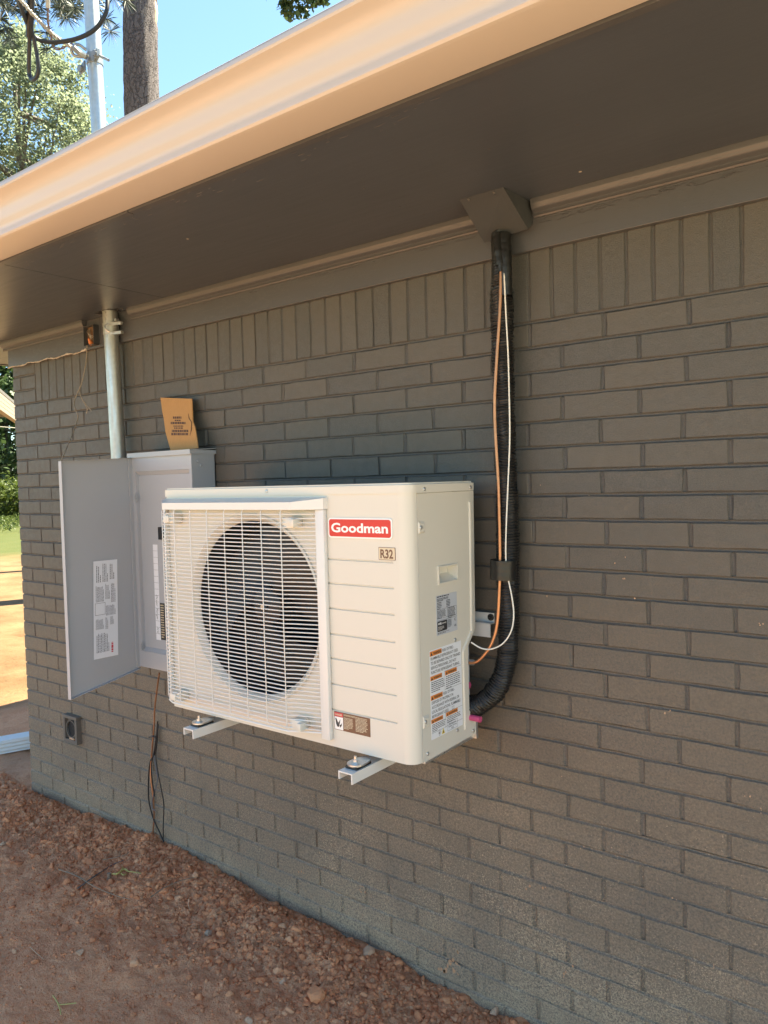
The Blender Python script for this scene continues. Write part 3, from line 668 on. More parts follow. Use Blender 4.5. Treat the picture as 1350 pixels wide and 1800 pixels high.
wy0, wz0, ww, wh = -.3035, .8335, .153, .234
wl = plate('warning_label', [p + NS * .0008 for p in rrect((XS, wy0, wz0), UY, UZ, ww, wh, .001, 1)], NS, .0006, M['label_white'], side)
o = Vector((XS + .0011, wy0, wz0)); q = MB()
def bar(a, b, w_, h_):
    MB().quad(P(a, b), P(a + w_, b), P(a + w_, b + h_), P(a, b + h_)).build('warning_header', M['orange'], wl, fix=False)
    q.add([P(a + .003, b + .0015) + NS * .0004, P(a + .003 + h_ * .75, b + .0015) + NS * .0004, P(a + .003 + h_ * .37, b + h_ - .0018) + NS * .0004], [(0, 1, 2)])
    global o
    o = o + NS * .0004; text_mesh(q, 'WARNING', P(a + .004 + h_ * .9, b + h_ * .2), UY, UZ, h_ * .58, w_ - h_ * .9 - .006, .02); o = o - NS * .0004
tw = ww - .010
def tline(s_, a, b, w_, h_=.0078): text_mesh(q, s_, P(a, b), UY, UZ, h_, w_, .008)
bar(0, .2185, .056, .0125); tline('RISK OF FIRE -', .060, .2205, .055)
for i, (s_, f_) in enumerate((('FLAMMABLE REFRIGERANT USED.', .93), ('TO BE REPAIRED ONLY BY TRAINED', 1), ('SERVICE PERSONNEL. DO NOT', .86), ('PUNCTURE REFRIGERANT TUBING.', .97))): tline(s_, .004, .2080 - i * .0122, tw * f_)
bar(0, .1545, .055, .0115); bar(.070, .1545, .058, .0115)
print_lines(q, P(.004, .152), UY, UZ, .064, .030, 6, rg, 1, .42); print_lines(q, P(.074, .153), UY, UZ, .072, .037, 7, rg, 1, .42)
bar(0, .1030, .056, .0125); tline('RISK OF FIRE -', .060, .1050, .055)
for i, (s_, f_) in enumerate((('DISPOSE OF PROPERLY IN', .72), ('ACCORDANCE WITH FEDERAL OR', .93), ('LOCAL REGULATIONS. FLAMMABLE', .97), ('REFRIGERANT USED.', .56))): tline(s_, .004, .0925 - i * .0122, tw * f_)
bar(0, .0425, .055, .0105); bar(.070, .0435, .058, .0105)
print_lines(q, P(.004, .0405), UY, UZ, .064, .022, 5, rg, 1, .42); print_lines(q, P(.074, .0425), UY, UZ, .072, .018, 4, rg, 1, .42)
for b in (.1665, .1165, .0545, .0175): q.quad(P(.066, b), P(ww - .002, b), P(ww - .002, b + .0006), P(.066, b + .0006))
q.quad(P(.002, .0165), P(.07, .0165), P(.07, .0171), P(.002, .0171)); q.quad(P(.068, .1165), P(.0686, .1165), P(.0686, .1665), P(.068, .1665)); q.quad(P(.068, .017), P(.0686, .017), P(.0686, .0545), P(.068, .0545))
for a, b, c_, d_ in ((.076, -.000, .050, .0006), (.076, .0220, .050, .0006), (.076, 0, .0006, .0226), (.1254, 0, .0006, .0226)): q.quad(P(a, b + .003), P(a + c_, b + .003), P(a + c_, b + d_ + .003), P(a, b + d_ + .003))
tline('Refrigerant', .083, .0185, .036, .0045); tline('Safety Group', .081, .0115, .040, .0045); tline('A2L', .094, .0050, .014, .0045)
for a, b, c_, d_ in ((.100, .0555, .011, .0006), (.100, .0635, .011, .0006), (.100, .0555, .0006, .0086), (.1105, .0555, .0006, .0086), (.105, .0555, .0006, .0086)): q.quad(P(a, b), P(a + c_, b), P(a + c_, b + d_), P(a, b + d_))
for a0, a1 in ((.0, .0008),):
    pts = [(.031, .0105), (.0375, .0015), (.044, .0105), (.0375, .0195)]; inn = [(.0375 + (x - .0375) * .86, .0105 + (y - .0105) * .86) for x, y in pts]
    q.add([P(*p) for p in pts + inn], [(0, 1, 5, 4), (1, 2, 6, 5), (2, 3, 7, 6), (3, 0, 4, 7)])
shp(q, [(.0375, .006), (.040, .0085), (.0385, .014), (.0365, .0115), (.035, .009)], o, UY, UZ)
q.build('lettering', M['ink'], wl, fix=False)
q = MB(); q.add([P(.047, .0025), P(.063, .0025), P(.055, .0185)], [(0, 1, 2)]); q.build('hazard_triangle', M['yellow'], wl, fix=False)
o = o + NS * .0004; q = MB(); shp(q, [(.0525, .005), (.0575, .005), (.0565, .009), (.055, .013), (.0535, .009)], o, UY, UZ); q.build('flame_symbol', M['ink'], wl, fix=False)
MB().cyl((2.548, -.108, .842), (1, 0, 0), .0085, .055, 16).build('valve_cap', M['pink'], ac, True)
MB().cyl((2.548, -.100, .930), (1, 0, 0), .010, .016, 6).build('valve_nut', M['pink'], ac)

# ------------------------------------------------------------------ wall bracket
br = empty('wall_bracket', (2.085, -.22, .70), 'pair of cream steel bracket arms holding up the air conditioner', 'bracket')
def arm(x0, x1):
    t_ = .0035; zt, zb = ZB - .0175, .742
    a = MB(); a.box((x0, -.47, zt - t_), (x1, -.012, zt)); a.box((x0, -.47, zb + .006), (x0 + t_, -.012, zt - t_)); a.box((x1 - t_, -.47, zb), (x1, -.012, zt - t_)); return a.build('arm', M['cream_white'], br)
for x0 in (2.392, 1.764):
    arm(x0, x0 + .046); xc = x0 + .023
    MB().box((x0 + .002, -.026, .79), (x0 + .044, -.008, 1.055)).build('upright', M['cream_white'], br)
    MB().box((xc - .020, -.448, ZB - .0173), (xc + .020, -.385, ZB - .0105), .003).build('rubber_pad', M['tape'], br, True)
    MB().prism([(xc + .024 * math.cos(a) , -.425 + (.024 * math.sin(a) if math.sin(a) < 0 else .055 * math.sin(a)), ZB - .0100) for a in np.linspace(0, 2 * math.pi, 20, endpoint=False)], (0, 0, .004)).build('foot_plate', M['rail_steel'], br)
    MB().cyl((xc, -.428, ZB - .006), (0, 0, 1), .012, .002, 16).cyl((xc, -.428, ZB - .004), (0, 0, 1), .008, .007, 6).cyl((xc, -.428, ZB), (0, 0, 1), .004, .012, 8).build('bolt', M['rail_steel'], br)
rl_ = MB(); rl_.box((1.68, -.030, 1.056), (2.594, -.027, 1.092)).box((1.68, -.030, 1.0925), (2.594, -.004, 1.0955)).box((1.68, -.0065, 1.096), (2.594, -.004, 1.122)).build('wall_rail', M['cream_white'], br)
rb = MB(); rb.lathe((2.584, -.0066, 1.110), (0, -1, 0), [(0, .010), (.003, .010), (.0035, .007), (.009, .006), (.0095, .0005)], 12, (1, 0, 0)).build('rail_bolt', M['panel_dark'], br)

# ------------------------------------------------------------------ line set and its hood
hd = empty('line_set_hood', (2.67, -.1, 2.2), 'dark brown bent metal hood on the soffit above the refrigerant lines', 'vent hood')
A, B = Vector((2.606, -.166, ZS - .0005)), Vector((2.736, -.166, ZS - .0005)); Cc, D = Vector((2.742, -.048, ZS - .0005)), Vector((2.600, -.048, ZS - .0005))
E_, F_ = Vector((2.612, -.050, 2.158)), Vector((2.744, -.050, 2.166))
hm = MB(); hm.prism([A, B, F_, E_], (0, .0015, 0)); hm.prism([B + Vector((.0003, .001, 0)), Vector((2.742, -.0215, ZS - .0005)), Vector((2.7445, -.0215, 2.185)), F_ + Vector((.0003, .001, 0))], (-.0015, 0, 0)); hm.prism([A + Vector((-.0003, .001, 0)), D, Vector((2.608, -.0215, 2.20)), E_ + Vector((-.0003, .001, 0))], (.0015, 0, 0))
hm.build('hood_sheet', M['metal_hood'], hd)
for p in ((2.632, -.160, 2.2405), (2.706, -.158, 2.2395)): MB().lathe(p, (0, -.6, -.4), [(0, .005), (.003, .003), (.0032, .0003)], 10).build('rivet', M['metal_hood'], hd, True)

ls = empty('line_set', (2.66, -.06, 1.6), 'black wrapped refrigerant line set running down the wall to the unit', 'refrigerant lines')
def pth(pts): return [at(x, y, Y) for x, y, Y in pts]
core = spline(pth([(880, 405, -.045), (880, 440, -.048), (881, 500, -.05), (883, 600, -.05), (886, 700, -.05), (889, 800, -.05), (892, 900, -.05), (893, 1000, -.05), (894, 1080, -.052), (893, 1140, -.058), (885, 1185, -.066), (868, 1218, -.076), (846, 1236, -.082), (824, 1245, -.083)]) + [Vector((2.530, -.083, .884))], 10)
dense = []; acc = 0.0
for a, b in zip(core[:-1], core[1:]):
    m = max(2, int((b - a).length / .0016))
    for k in range(m): dense.append(a.lerp(b, k / m))
dl = [0.0]
for a, b in zip(dense[:-1], dense[1:]): dl.append(dl[-1] + (b - a).length)
rw = random.Random(5); ph = [rw.uniform(-.6, .6) for _ in range(400)]
def rad_at(s_):
    u = s_ / .0078; i = int(u) % 400; base = .0255 if s_ < .16 else .0285 + .0018 * math.sin(s_ * 9)
    amp = .0004 if s_ < .13 else .0030
    return base + amp * math.sin(2 * math.pi * u + ph[i] * .8) * (1 + 1.1 * ph[(i * 7 + 3) % 400]) + .0008 * math.sin(s_ * 61)
pts_ = dense
tb = MB(); V = []; Fq = []; nn = 20; nrm = None
for i, p in enumerate(pts_):
    tg = (pts_[min(i + 1, len(pts_) - 1)] - pts_[max(i - 1, 0)]).normalized()
    nrm = Vector((1, 0, 0)) if nrm is None else (nrm - tg * nrm.dot(tg)).normalized()
    nrm = (nrm - tg * nrm.dot(tg)).normalized(); bb = tg.cross(nrm)
    for k in range(nn):
        a = 2 * math.pi * k / nn; s_ = dl[i] + .0022 * math.sin(a * 2 + i * .002) + .003 * k / nn + .0012 * math.sin(a * 5 + dl[i] * 40)
        r = rad_at(max(0, s_)); V.append(p + nrm * (r * math.cos(a)) + bb * (r * math.sin(a)))
for i in range(len(pts_) - 1):
    for k in range(nn): Fq.append((i * nn + k, i * nn + (k + 1) % nn, (i + 1) * nn + (k + 1) % nn, (i + 1) * nn + k))
fast_mesh('insulated_pipe', [tuple(v) for v in V], Fq, M['wrap'], ls, True)
def wrinkled(pts, r, name, m, parent, seed, n=14, amp=.035, step=.003):
    rg_ = random.Random(seed); P_ = spline(pts, 14); rs = [r * (1 + amp * rg_.uniform(-1, 1)) for _ in P_]; return MB().tube(P_, r, n, True, rs).build(name, m, parent, True, angle=.9)
wrinkled(pth([(873, 412, -.074), (876, 440, -.079), (880, 466, -.079)]), .0135, 'tape_wrap', M['tape'], ls, 2)
wrinkled(pth([(886, 412, -.062), (888, 460, -.068), (889, 520, -.066)]), .018, 'tape_wrap', M['tape'], ls, 3)
wrinkled(pth([(879, 455, -.083), (880.5, 478, -.083)]), .0082, 'tube_insulation', M['wrap'], ls, 4)
cu = spline(pth([(880.5, 474, -.083), (879, 540, -.084), (874, 620, -.086), (870, 690, -.088), (870, 735, -.088), (872, 780, -.088), (876, 850, -.086), (878, 920, -.086), (879, 985, -.086), (878, 1030, -.088), (874, 1095, -.09), (864, 1132, -.095), (847, 1156, -.102), (832, 1165, -.106)]) + [Vector((2.548, -.108, .998))], 8)
MB().tube(cu, .0043, 10).build('copper_tube', M['copper'], ls, True)
MB().tube([atx(833, 1164.5, 2.566), Vector((2.566, -.1075, 1.0)) * .0 + Vector((2.540, -.108, .996))], .009, 10).build('flare_nut', M['rail_steel'], ls, True)
ww_ = spline(pth([(886, 474, -.083), (889, 545, -.084), (893, 620, -.085), (895, 690, -.085), (896, 770, -.085), (893, 850, -.085), (890, 920, -.087), (889, 975, -.087), (892, 1010, -.084), (899, 1045, -.085), (903, 1078, -.087), (899, 1108, -.09), (884, 1131, -.095), (863, 1141, -.10), (845, 1139, -.105), (828, 1129, -.112)]), 8)
MB().tube(ww_, .0020, 8).build('control_cable', M['bright_wire'], ls, True)
tbm = MB(); ta, tb_ = at(885, 984, -.068), at(885, 1018, -.068)
tbm.tube([ta.lerp(tb_, u) for u in np.linspace(0, 1, 9)], .036, 24, True, [.036 + .0008 * math.sin(i * 2.3) for i in range(9)])
tbm.build('tape_band', M['tape'], ls, True, angle=.9)

# ------------------------------------------------------------------ service mast, clamps
mast = empty('service_mast', (.848, -.05, 1.6), 'galvanised steel service mast rising from the grey panel through the eave', 'pipe')
def mp(z): k = (z - 1.633) / (3.53 - 1.633); return Vector((.848 + (.783 - .848) * k, -.052, z))
MB().tube([mp(z) for z in np.linspace(1.60, 4.55, 14)], .0302, 24).build('pipe', M['galv'], mast, True)
cl = MB()
for z in (2.190, 2.183, 2.158, 2.150): cl.lathe(mp(z), (0, 0, 1), [(-.003, .0303), (-.0025, .0325), (.0025, .0325), (.003, .0303)], 24, (1, 0, 0))
cl.lathe(mp(2.170), (0, 0, 1), [(-.022, .0303), (-.021, .0315), (.021, .0315), (.022, .0303)], 24, (1, 0, 0)); cl.build('clamp_ring', M['galv'], mast, True)
for z in (2.186, 2.148):
    b = MB(); c0 = mp(z); b.prism([c0 + Vector((.022, -.022, -.006)), c0 + Vector((.075, -.004, -.006)), c0 + Vector((.075, .008, -.006)), c0 + Vector((.022, -.010, -.006))], (0, 0, .012)); b.build('clamp_ear', M['galv'], mast)
MB().tube(spline([mp(2.186) + Vector((.030, -.027, 0)), mp(2.178) + Vector((.022, -.040, 0)), mp(2.165) + Vector((.024, -.042, 0)), mp(2.150) + Vector((.036, -.030, 0))], 6), .0035, 8).build('clamp_hook', M['rail_steel'], mast, True)
MB().cyl(mp(2.20) + Vector((.055, .0, 0)), (0, -1, 0), .007, .014, 6).build('clamp_bolt', M['rail_steel'], mast)
# hole broken out of the soffit around the mast
hp = mp(ZS); rh = random.Random(8); hole = MB()
poly = [(hp.x + (.040 + rh.uniform(0, .030)) * math.cos(a) * (1.25 if math.cos(a) > 0 else 1.5), max(-.085, min(-.0208, hp.y + (.034 + rh.uniform(-.006, .012)) * math.sin(a))), ZS - .0006) for a in np.linspace(0, 2 * math.pi, 26, endpoint=False)]
hole.prism(poly, (0, 0, .0004)); hole.build('soffit_hole', M['dark'], house)
hs = MB()
for i in range(26):
    a = rh.uniform(0, 2 * math.pi); r = rh.uniform(.036, .085); p = Vector((hp.x + r * math.cos(a) * 1.2, max(-.09, min(-.024, hp.y + r * .45 * math.sin(a))), ZS - .001))
    hs.tube([p, p + Vector((rh.uniform(-.016, .016), rh.uniform(-.008, .008), rh.uniform(-.008, .002)))], .001, 4, True, [.0022, .0006])
hs.build('soffit_splinters', M['frieze'], house)
# service drop clamp up on the mast, with the cables
mc = mp(at(172, 103, -.052).z); q = MB()
q.lathe(mc, (0, 0, 1), [(-.021, .0304), (-.02, .0335), (.02, .0335), (.021, .0304)], 24, (1, 0, 0)); q.build('cable_clamp', M['dull_zinc'], mast, True)
q = MB(); q.prism([mc + Vector((.028, -.022, -.016)), mc + Vector((.062, -.03, -.014)), mc + Vector((.062, -.03, .016)), mc + Vector((.028, -.022, .016))], (.004, .012, 0)); q.build('clamp_lug', M['dull_zinc'], mast)
q = MB(); q.cyl(mc + Vector((.048, -.022, 0)), (.2, -1, 0), .012, .014, 6); q.cyl(mc + Vector((.048, -.022, 0)), (.85, .1, -.55), .0055, .085, 8).build('clamp_bolt', M['dull_zinc'], mast)
q = MB(); q.cyl(mc + Vector((-.050, -.030, -.03)), (.1, -1, 0), .014, .014, 6); q.prism([mc + Vector((-.028, -.03, -.04)), mc + Vector((-.065, -.034, -.05)), mc + Vector((-.065, -.034, -.02)), mc + Vector((-.028, -.03, .0))], (0, .006, 0)); q.build('clamp_lug', M['dull_zinc'], mast)
def up(pts): return [at(x, y, Y) for x, y, Y in pts]
q = MB(); wa = up([(152, 100, -.10), (140, 93, -.12), (128, 82, -.15)]); q.tube(spline(wa, 6), .012, 8, True); q.build('insulator_link', M['dull_zinc'], mast, True)
q = MB(); q.tube(spline(up([(156, 98, -.09), (143, 100, -.11), (130, 97, -.13), (126, 86, -.14), (137, 78, -.12), (152, 88, -.09)]), 6), .006, 8); q.build('insulator_shackle', M['dull_zinc'], mast, True)
def strands(name, pts, r, n, pitch, m, label, cat, group=None):
    P_ = spline(pts, 10); ob = MB(); d = 0; path = []
    for i, p in enumerate(P_):
        if i: d += (p - P_[i - 1]).length
        tg = (P_[min(i + 1, len(P_) - 1)] - P_[max(i - 1, 0)]).normalized(); u = tg.cross(Vector((0.3, 1, .2))).normalized(); v = tg.cross(u); path.append((p, u, v, d))
    for k in range(n):
        ob.tube([p + u * (r * math.cos(d / pitch * 6.28 + k * 6.28 / n)) + v * (r * math.sin(d / pitch * 6.28 + k * 6.28 / n)) for p, u, v, d in path], r * .85, 6)
    return tag(ob.build(name, m, None, True), label, cat, group)
strands('messenger_wire', up([(-60, -95, -1.2), (-10, -60, -.85), (25, -15, -.55), (60, 28, -.35), (95, 62, -.22), (130, 86, -.14)]), .0045, 3, .055, M['alu_wire'], 'twisted bare aluminium messenger wire tied to the mast clamp', 'wire')
strands('ground_lead', up([(84, -40, -.3), (84, 14, -.28), (85, 45, -.26), (90, 68, -.22), (94, 82, -.18), (104, 86, -.16), (118, 80, -.145), (128, 76, -.13)]), .003, 2, .045, M['lead'], 'thin brown lead hanging in a hook beside the messenger wire', 'wire')
tag(MB().tube(spline(up([(84, -30, -.30), (84, -10, -.29), (84, 14, -.28)]), 4), .0085, 8).build('splice_sleeve', M['alu_wire'], None, True), 'pale taped splice sleeve at the top of the thin brown lead', 'wire splice')
tag(MB().tube(spline(up([(-40, -90, -.8), (20, -30, -.5), (45, 35, -.36), (56, 60, -.31), (72, 71, -.27), (100, 74, -.22), (135, 68, -.17), (165, 53, -.13), (183, 30, -.11), (189, 8, -.10), (186, -25, -.09), (178, -60, -.07)]), 10), .0085, 10).build('service_cable', M['black_cable'], None, True), 'thick black cable swinging across the mast in a wide curve', 'cable')
tag(MB().tube(spline(up([(-55, -100, -.8), (14, -35, -.5), (40, 20, -.38), (54, 50, -.33), (63, 85, -.30), (67, 112, -.29), (66, 132, -.285), (58, 140, -.28), (52, 132, -.28), (51, 110, -.29), (52, 70, -.31), (53, 20, -.34), (54, -60, -.4)]), 10), .0080, 10).build('service_cable', M['black_cable'], None, True), 'black cable hanging down in a narrow teardrop loop', 'cable')
tag(MB().tube(spline(up([(52, 64, -.325), (53, 30, -.35), (54, 0, -.37), (55, -60, -.42)]), 8), .0135, 10).build('cable_sleeve', M['black_cable'], None, True), 'wide black tape sleeve around the hanging loop cable', 'cable sleeve')

# ------------------------------------------------------------------ electrical panel
PX0, PX1, PZ0, PZ1, PYF = 1.022, 1.400, .792, 1.640, -.112
ep = empty('electrical_panel', (1.21, -.06, PZ0), 'grey electrical panel with its door hanging open', 'electrical panel')
cab = MB(); cab.box((PX0, PYF, PZ0 + .001), (PX0 + .0025, -.002, PZ1)).box((PX1 - .0025, PYF, PZ0 + .001), (PX1, -.002, PZ1)).box((PX0, -.006, PZ0 + .001), (PX1, -.002, PZ1)).box((PX0, PYF, PZ0), (PX1, -.002, PZ0 + .0025))
cab.box((PX0, PYF - .0025, 1.572), (PX1, PYF, PZ1 - .002)); cab.box((PX0, PYF - .0025, PZ0 + .001), (PX1, PYF, .858))
cab.box((PX0 + .0005, PYF - .0022, .8585), (PX0 + .030, PYF, 1.5715)); cab.box((PX1 - .016, PYF - .0022, .8585), (PX1 - .0005, PYF, 1.5715)); cabo = cab.build('cabinet', M['panel'], ep)
cp_ = MB(); cp_.prism([(PX0 - .008, PYF - .011, 1.6415), (PX1 + .006, PYF - .011, 1.6415), (PX1 + .006, -.001, 1.6475), (PX0 - .008, -.001, 1.6475)], (0, 0, .003)); cp_.box((PX0 - .008, PYF - .0125, 1.6265), (PX1 + .006, PYF - .0107, 1.6445)); cp_.box((PX1 + .0042, PYF - .0105, 1.628), (PX1 + .006, -.001, 1.6425)); cp_.box((PX0 - .008, PYF - .0105, 1.628), (PX0 - .0062, -.001, 1.6425)); cp_.build('rain_cap', M['panel'], ep)
df = MB(); df.box((PX0 + .031, PYF + .012, .872), (PX1 - .017, PYF + .014, 1.556)); df.prism([(PX0 + .0302, PYF - .001, 1.5715), (PX1 - .0162, PYF - .001, 1.5715), (PX1 - .0172, PYF + .012, 1.5565), (PX0 + .0312, PYF + .012, 1.5565)], (0, .001, .0001)); df.prism([(PX0 + .0302, PYF - .001, .8585), (PX1 - .0162, PYF - .001, .8585), (PX1 - .0172, PYF + .012, .8715), (PX0 + .0312, PYF + .012, .8715)], (0, .001, .0001)); df.box((PX0 + .0302, PYF, .859), (PX0 + .0312, PYF + .012, 1.571))
dfo = df.build('dead_front', M['panel'], ep)
yd = PYF + .0118
bk_ = MB(); bk_.box((at(283, 926, yd).x, yd - .016, at(283, 948, yd).z), (at(283, 926, yd).x + .06, yd, at(283, 926, yd).z), .002); bk_.build('breaker', M['panel_dark'], dfo)
p0 = at(268.5, 957, yd); p1 = at(286, 1126, yd); st = MB(); sx0, sx1 = p0.x + .001, p0.x + .030
st.box((sx0, yd - .0006, p1.z), (sx1, yd - .0001, p0.z)); sto = st.build('directory_strip', M['label_white'], dfo)
ln = MB(); nrow = 15
for i in range(1, nrow): zz = p1.z + (p0.z - p1.z) * i / nrow; ln.quad((sx0, yd - .0009, zz), (sx1, yd - .0009, zz), (sx1, yd - .0009, zz + .0007), (sx0, yd - .0009, zz + .0007))
h = (p0.z - p1.z)
for s_, fz_, l_ in (('Dryer', .395, .062), ('Range', .255, .058), ('A/C', .06, .040)): text_mesh(ln, s_, (sx0 + .008, yd - .0009, p1.z + h * fz_ + .03), (0, 0, -1), (1, 0, 0), .011, l_ * .75, -.004, 'LEFT', .3)
ln.build('handwriting', M['ink'], sto, fix=False)
b2 = MB(); q0 = at(284, 1060, yd); q1 = at(294, 1126, yd); b2.box((sx1 + .001, yd - .0006, q1.z), (sx1 + .032, yd - .0001, q0.z)); b2o = b2.build('black_label', M['panel_dark'], dfo)
ln = MB(); print_lines(ln, (sx1 + .005, yd - .0009, q0.z - .004), UX, UZ, .024, q0.z - q1.z - .01, 14, rg, .9, .5); ln.build('fine_print', M['tan'], b2o, fix=False)
for px_, py_ in ((246, 875), (250, 1135)): MB().box((PX0 + .0305, PYF - .008, at(px_, py_, PYF).z - .014), (PX0 + .036, PYF - .001, at(px_, py_, PYF).z + .014)).build('latch', M['rail_steel'], cabo)
for z in (1.60, 1.585): MB().lathe((PX1 + .0002, -.085 if z > 1.59 else -.07, z), (1, 0, 0), [(0, .006), (.002, .005), (.003, .0005)], 10, (0, 1, 0)).build('knockout', M['panel'], cabo)
# door: swung out about its left edge, sagging a little
hx, hy = PX0 + .004, PYF - .004
TL, TRr, BRr, BL = Vector((1.062, -.440, 1.611)), Vector((hx, hy, 1.628)), Vector((hx, hy, .785)), Vector((1.060, -.440, .742))
du = (TRr - TL).normalized(); dv = (TL - BL).normalized(); dn = dv.cross(du).normalized()
if dn.dot(Vector(CAM) - TL) < 0: dn = -dn
def dp(a, b, h_=0): return BL.lerp(BRr, a).lerp(TL.lerp(TRr, a), b) + dn * h_
dr = MB(); dr.prism([dp(0, 0), dp(1, 0), dp(1, 1), dp(0, 1)], dn * -.0015)
dro = dr.build('door', M['panel'], ep)
fl = MB()
fl.prism([dp(0, 0), dp(0, 1), dp(0, 1, .016), dp(0, 0, .016)], du * -.0015); fl.prism([dp(0, 1), dp(1, 1), dp(1, 1, .014), dp(0, 1, .014)], dv * -.0015); fl.prism([dp(0, 0), dp(1, 0), dp(1, 0, .014), dp(0, 0, .014)], dv * -.0015)
fl.build('door_rim', M['panel'], dro)
MB().prism([dp(.955, 0.005, .001), dp(1.02, .005, .001), dp(1.02, .995, .001), dp(.955, .995, .001)], dn * .004).build('door_hinge', M['panel'], dro)
def onplane(px_, py_, p0_, n_):
    d = Vector(ray(px_, py_)); c = Vector(CAM); return c + d * ((p0_ - c).dot(n_) / d.dot(n_))
lc = [onplane(x, y, TL + dn * .0040, dn) for x, y in ((165, 1160), (208, 1151), (206, 983), (164, 987))]
dl_ = MB().prism(lc, dn * -.0004).build('door_label', M['label_white'], dro)
lu, lv = (lc[2] - lc[3]), (lc[3] - lc[0])
lw_, lh_ = lu.length, lv.length; lun, lvn = lu.normalized(), lv.normalized(); lo = lc[0] + dn * .0004
q = MB()
def blk(a, b, w_, h_, n_): print_lines(q, lo + lun * (lw_ * a) + lvn * (lh_ * b), lvn, -lun, lh_ * h_, lw_ * w_, n_, rg, 1, .42)
for a, b, w_, h_, n_ in ((.1, .78, .22, .18, 3), (.36, .78, .25, .19, 4), (.66, .80, .22, .16, 3), (.08, .58, .35, .17, 7), (.48, .60, .2, .16, 4), (.72, .56, .2, .2, 4), (.5, .43, .42, .11, 8), (.08, .30, .34, .11, 10), (.48, .29, .12, .13, 3), (.68, .33, .16, .09, 5), (.10, .06, .55, .2, 9)): blk(a, b, w_, h_, n_)
for a, b, w_, h_ in ((.06, .445, .42, .003), (.06, .565, .42, .003), (.06, .445, .012, .12), (.47, .445, .012, .12)): q.quad(lo + lun * lw_ * a + lvn * lh_ * b, lo + lun * lw_ * (a + w_) + lvn * lh_ * b, lo + lun * lw_ * (a + w_) + lvn * lh_ * (b + h_), lo + lun * lw_ * a + lvn * lh_ * (b + h_))
q.build('fine_print', M['ink_soft'], dl_, fix=False)
q = MB(); print_lines(q, lo + lun * lw_ * .72 + lvn * lh_ * .04, lvn, -lun, lh_ * .24, lw_ * .10, 1, rg, 1.1, .8); q.build('red_print', M['red_ink'], dl_, fix=False)

# cardboard leaning on top of the panel
cc = [(300, 791), (347, 787), (341, 738), (337, 701), (282, 699), (287, 735)]
def cpt(x, y, h_=0): t_ = (791 - y) / 92; return at(x, y, -.075 + .048 * t_ - h_)
cbp = [cpt(300, 792), cpt(348, 788), cpt(346, 772), cpt(343, 752), cpt(338.5, 740), cpt(338, 720), cpt(337, 701), cpt(310, 700), cpt(282, 699), cpt(285, 722), cpt(287.5, 734), cpt(291, 760), cpt(296, 778)]
cb = MB().prism(cbp, (0, .004, .0005)).build('cardboard_flap', M['card']); tag(cb, 'torn brown cardboard flap leaning on top of the grey panel', 'cardboard')
q = MB()
for y_, x0, x1, hh in ((734, 304, 319, 4), (739, 307, 318, 2.4), (743.5, 300, 326, 4), (749, 305, 322, 2.4), (752.5, 306, 322, 2.4), (757.5, 302, 331, 4.2), (763, 301, 331, 4.2)):
    x = x0
    while x < x1:
        l_ = min(rg.uniform(1.5, 4), x1 - x)
        a0, a1, a2, a3 = cpt(x, y_ + hh / 2, .0006), cpt(x + l_, y_ + hh / 2 + .1, .0006), cpt(x + l_, y_ - hh / 2 + .1, .0006), cpt(x, y_ - hh / 2, .0006); q.quad(a0, a1, a2, a3); x += l_ + .7
q.build('fine_print', M['card_ink'], cb, fix=False)
q = MB(); q.tube([cpt(x, y, .0004) for x, y in ((331, 727), (332.5, 736), (337, 742), (336.5, 755), (334, 766))], .0016, 5, True, [.0006, .0022, .002, .0024, .0006]); q.build('torn_slit', M['rust'], cb)

# ------------------------------------------------------------------ small fixtures on the wall
jb = empty('junction_box', (.64, -.04, 2.16), 'small open rusty junction box on the frieze beside the mast', 'junction box')
jx0, jx1, jz0, jz1, jy = at(147, 600, -.046).x, at(165, 600, -.046).x, at(156, 607, -.046).z, at(156, 572, -.046).z, -.046
q = MB(); q.box((jx0, jy, jz0), (jx0 + .002, -.0205, jz1)).box((jx1 - .002, jy, jz0), (jx1, -.0205, jz1)).box((jx0, jy, jz0), (jx1, -.0205, jz0 + .002)).box((jx0, jy, jz1 - .002), (jx1, -.0205, jz1)).box((jx0 + .002, -.024, jz0 + .002), (jx1 - .002, -.0205, jz1 - .002)); q.build('box_shell', M['metal_hood'], jb); MB().box((jx0 + .0025, -.0265, jz0 + .0025), (jx1 - .0025, -.0242, jz1 - .0025)).build('rusty_back', M['rust'], jb)
q = MB(); xm = (jx0 + jx1) / 2
for i in range(4): q.tube(spline([(jx0 + .008 + i * .006, -.03, jz1 - .012), (xm - .01 + i * .008, jy + .002, jz1 - .03 - .008 * i), (jx1 - .012 - i * .006, -.04, jz0 + .035 - .004 * i)], 6), .0013, 5)
q.build('loose_wires', M['alu_wire'], jb); MB().lathe((xm + .004, -.040, jz0 + .014), (.3, -.6, .6), [(-.012, .010), (.004, .008), (.018, .004), (.019, .0004)], 10, (1, 0, 0)).build('wire_connector', M['wirenut'], jb, True)
strands('twine', pth([(153, 607, -.055), (152.5, 625, -.06), (150, 645, -.07), (143, 675, -.09), (136, 692, -.11), (131, 705, -.13), (132, 717, -.15), (137, 731, -.17), (135, 742, -.19), (130, 757, -.24), (120, 780, -.33), (113, 797, -.40)]) + [dp(.02, 1.0, .004)], .0017, 2, .022, M['twine'], 'frayed brown twine tied from the junction box to the open door', 'twine')
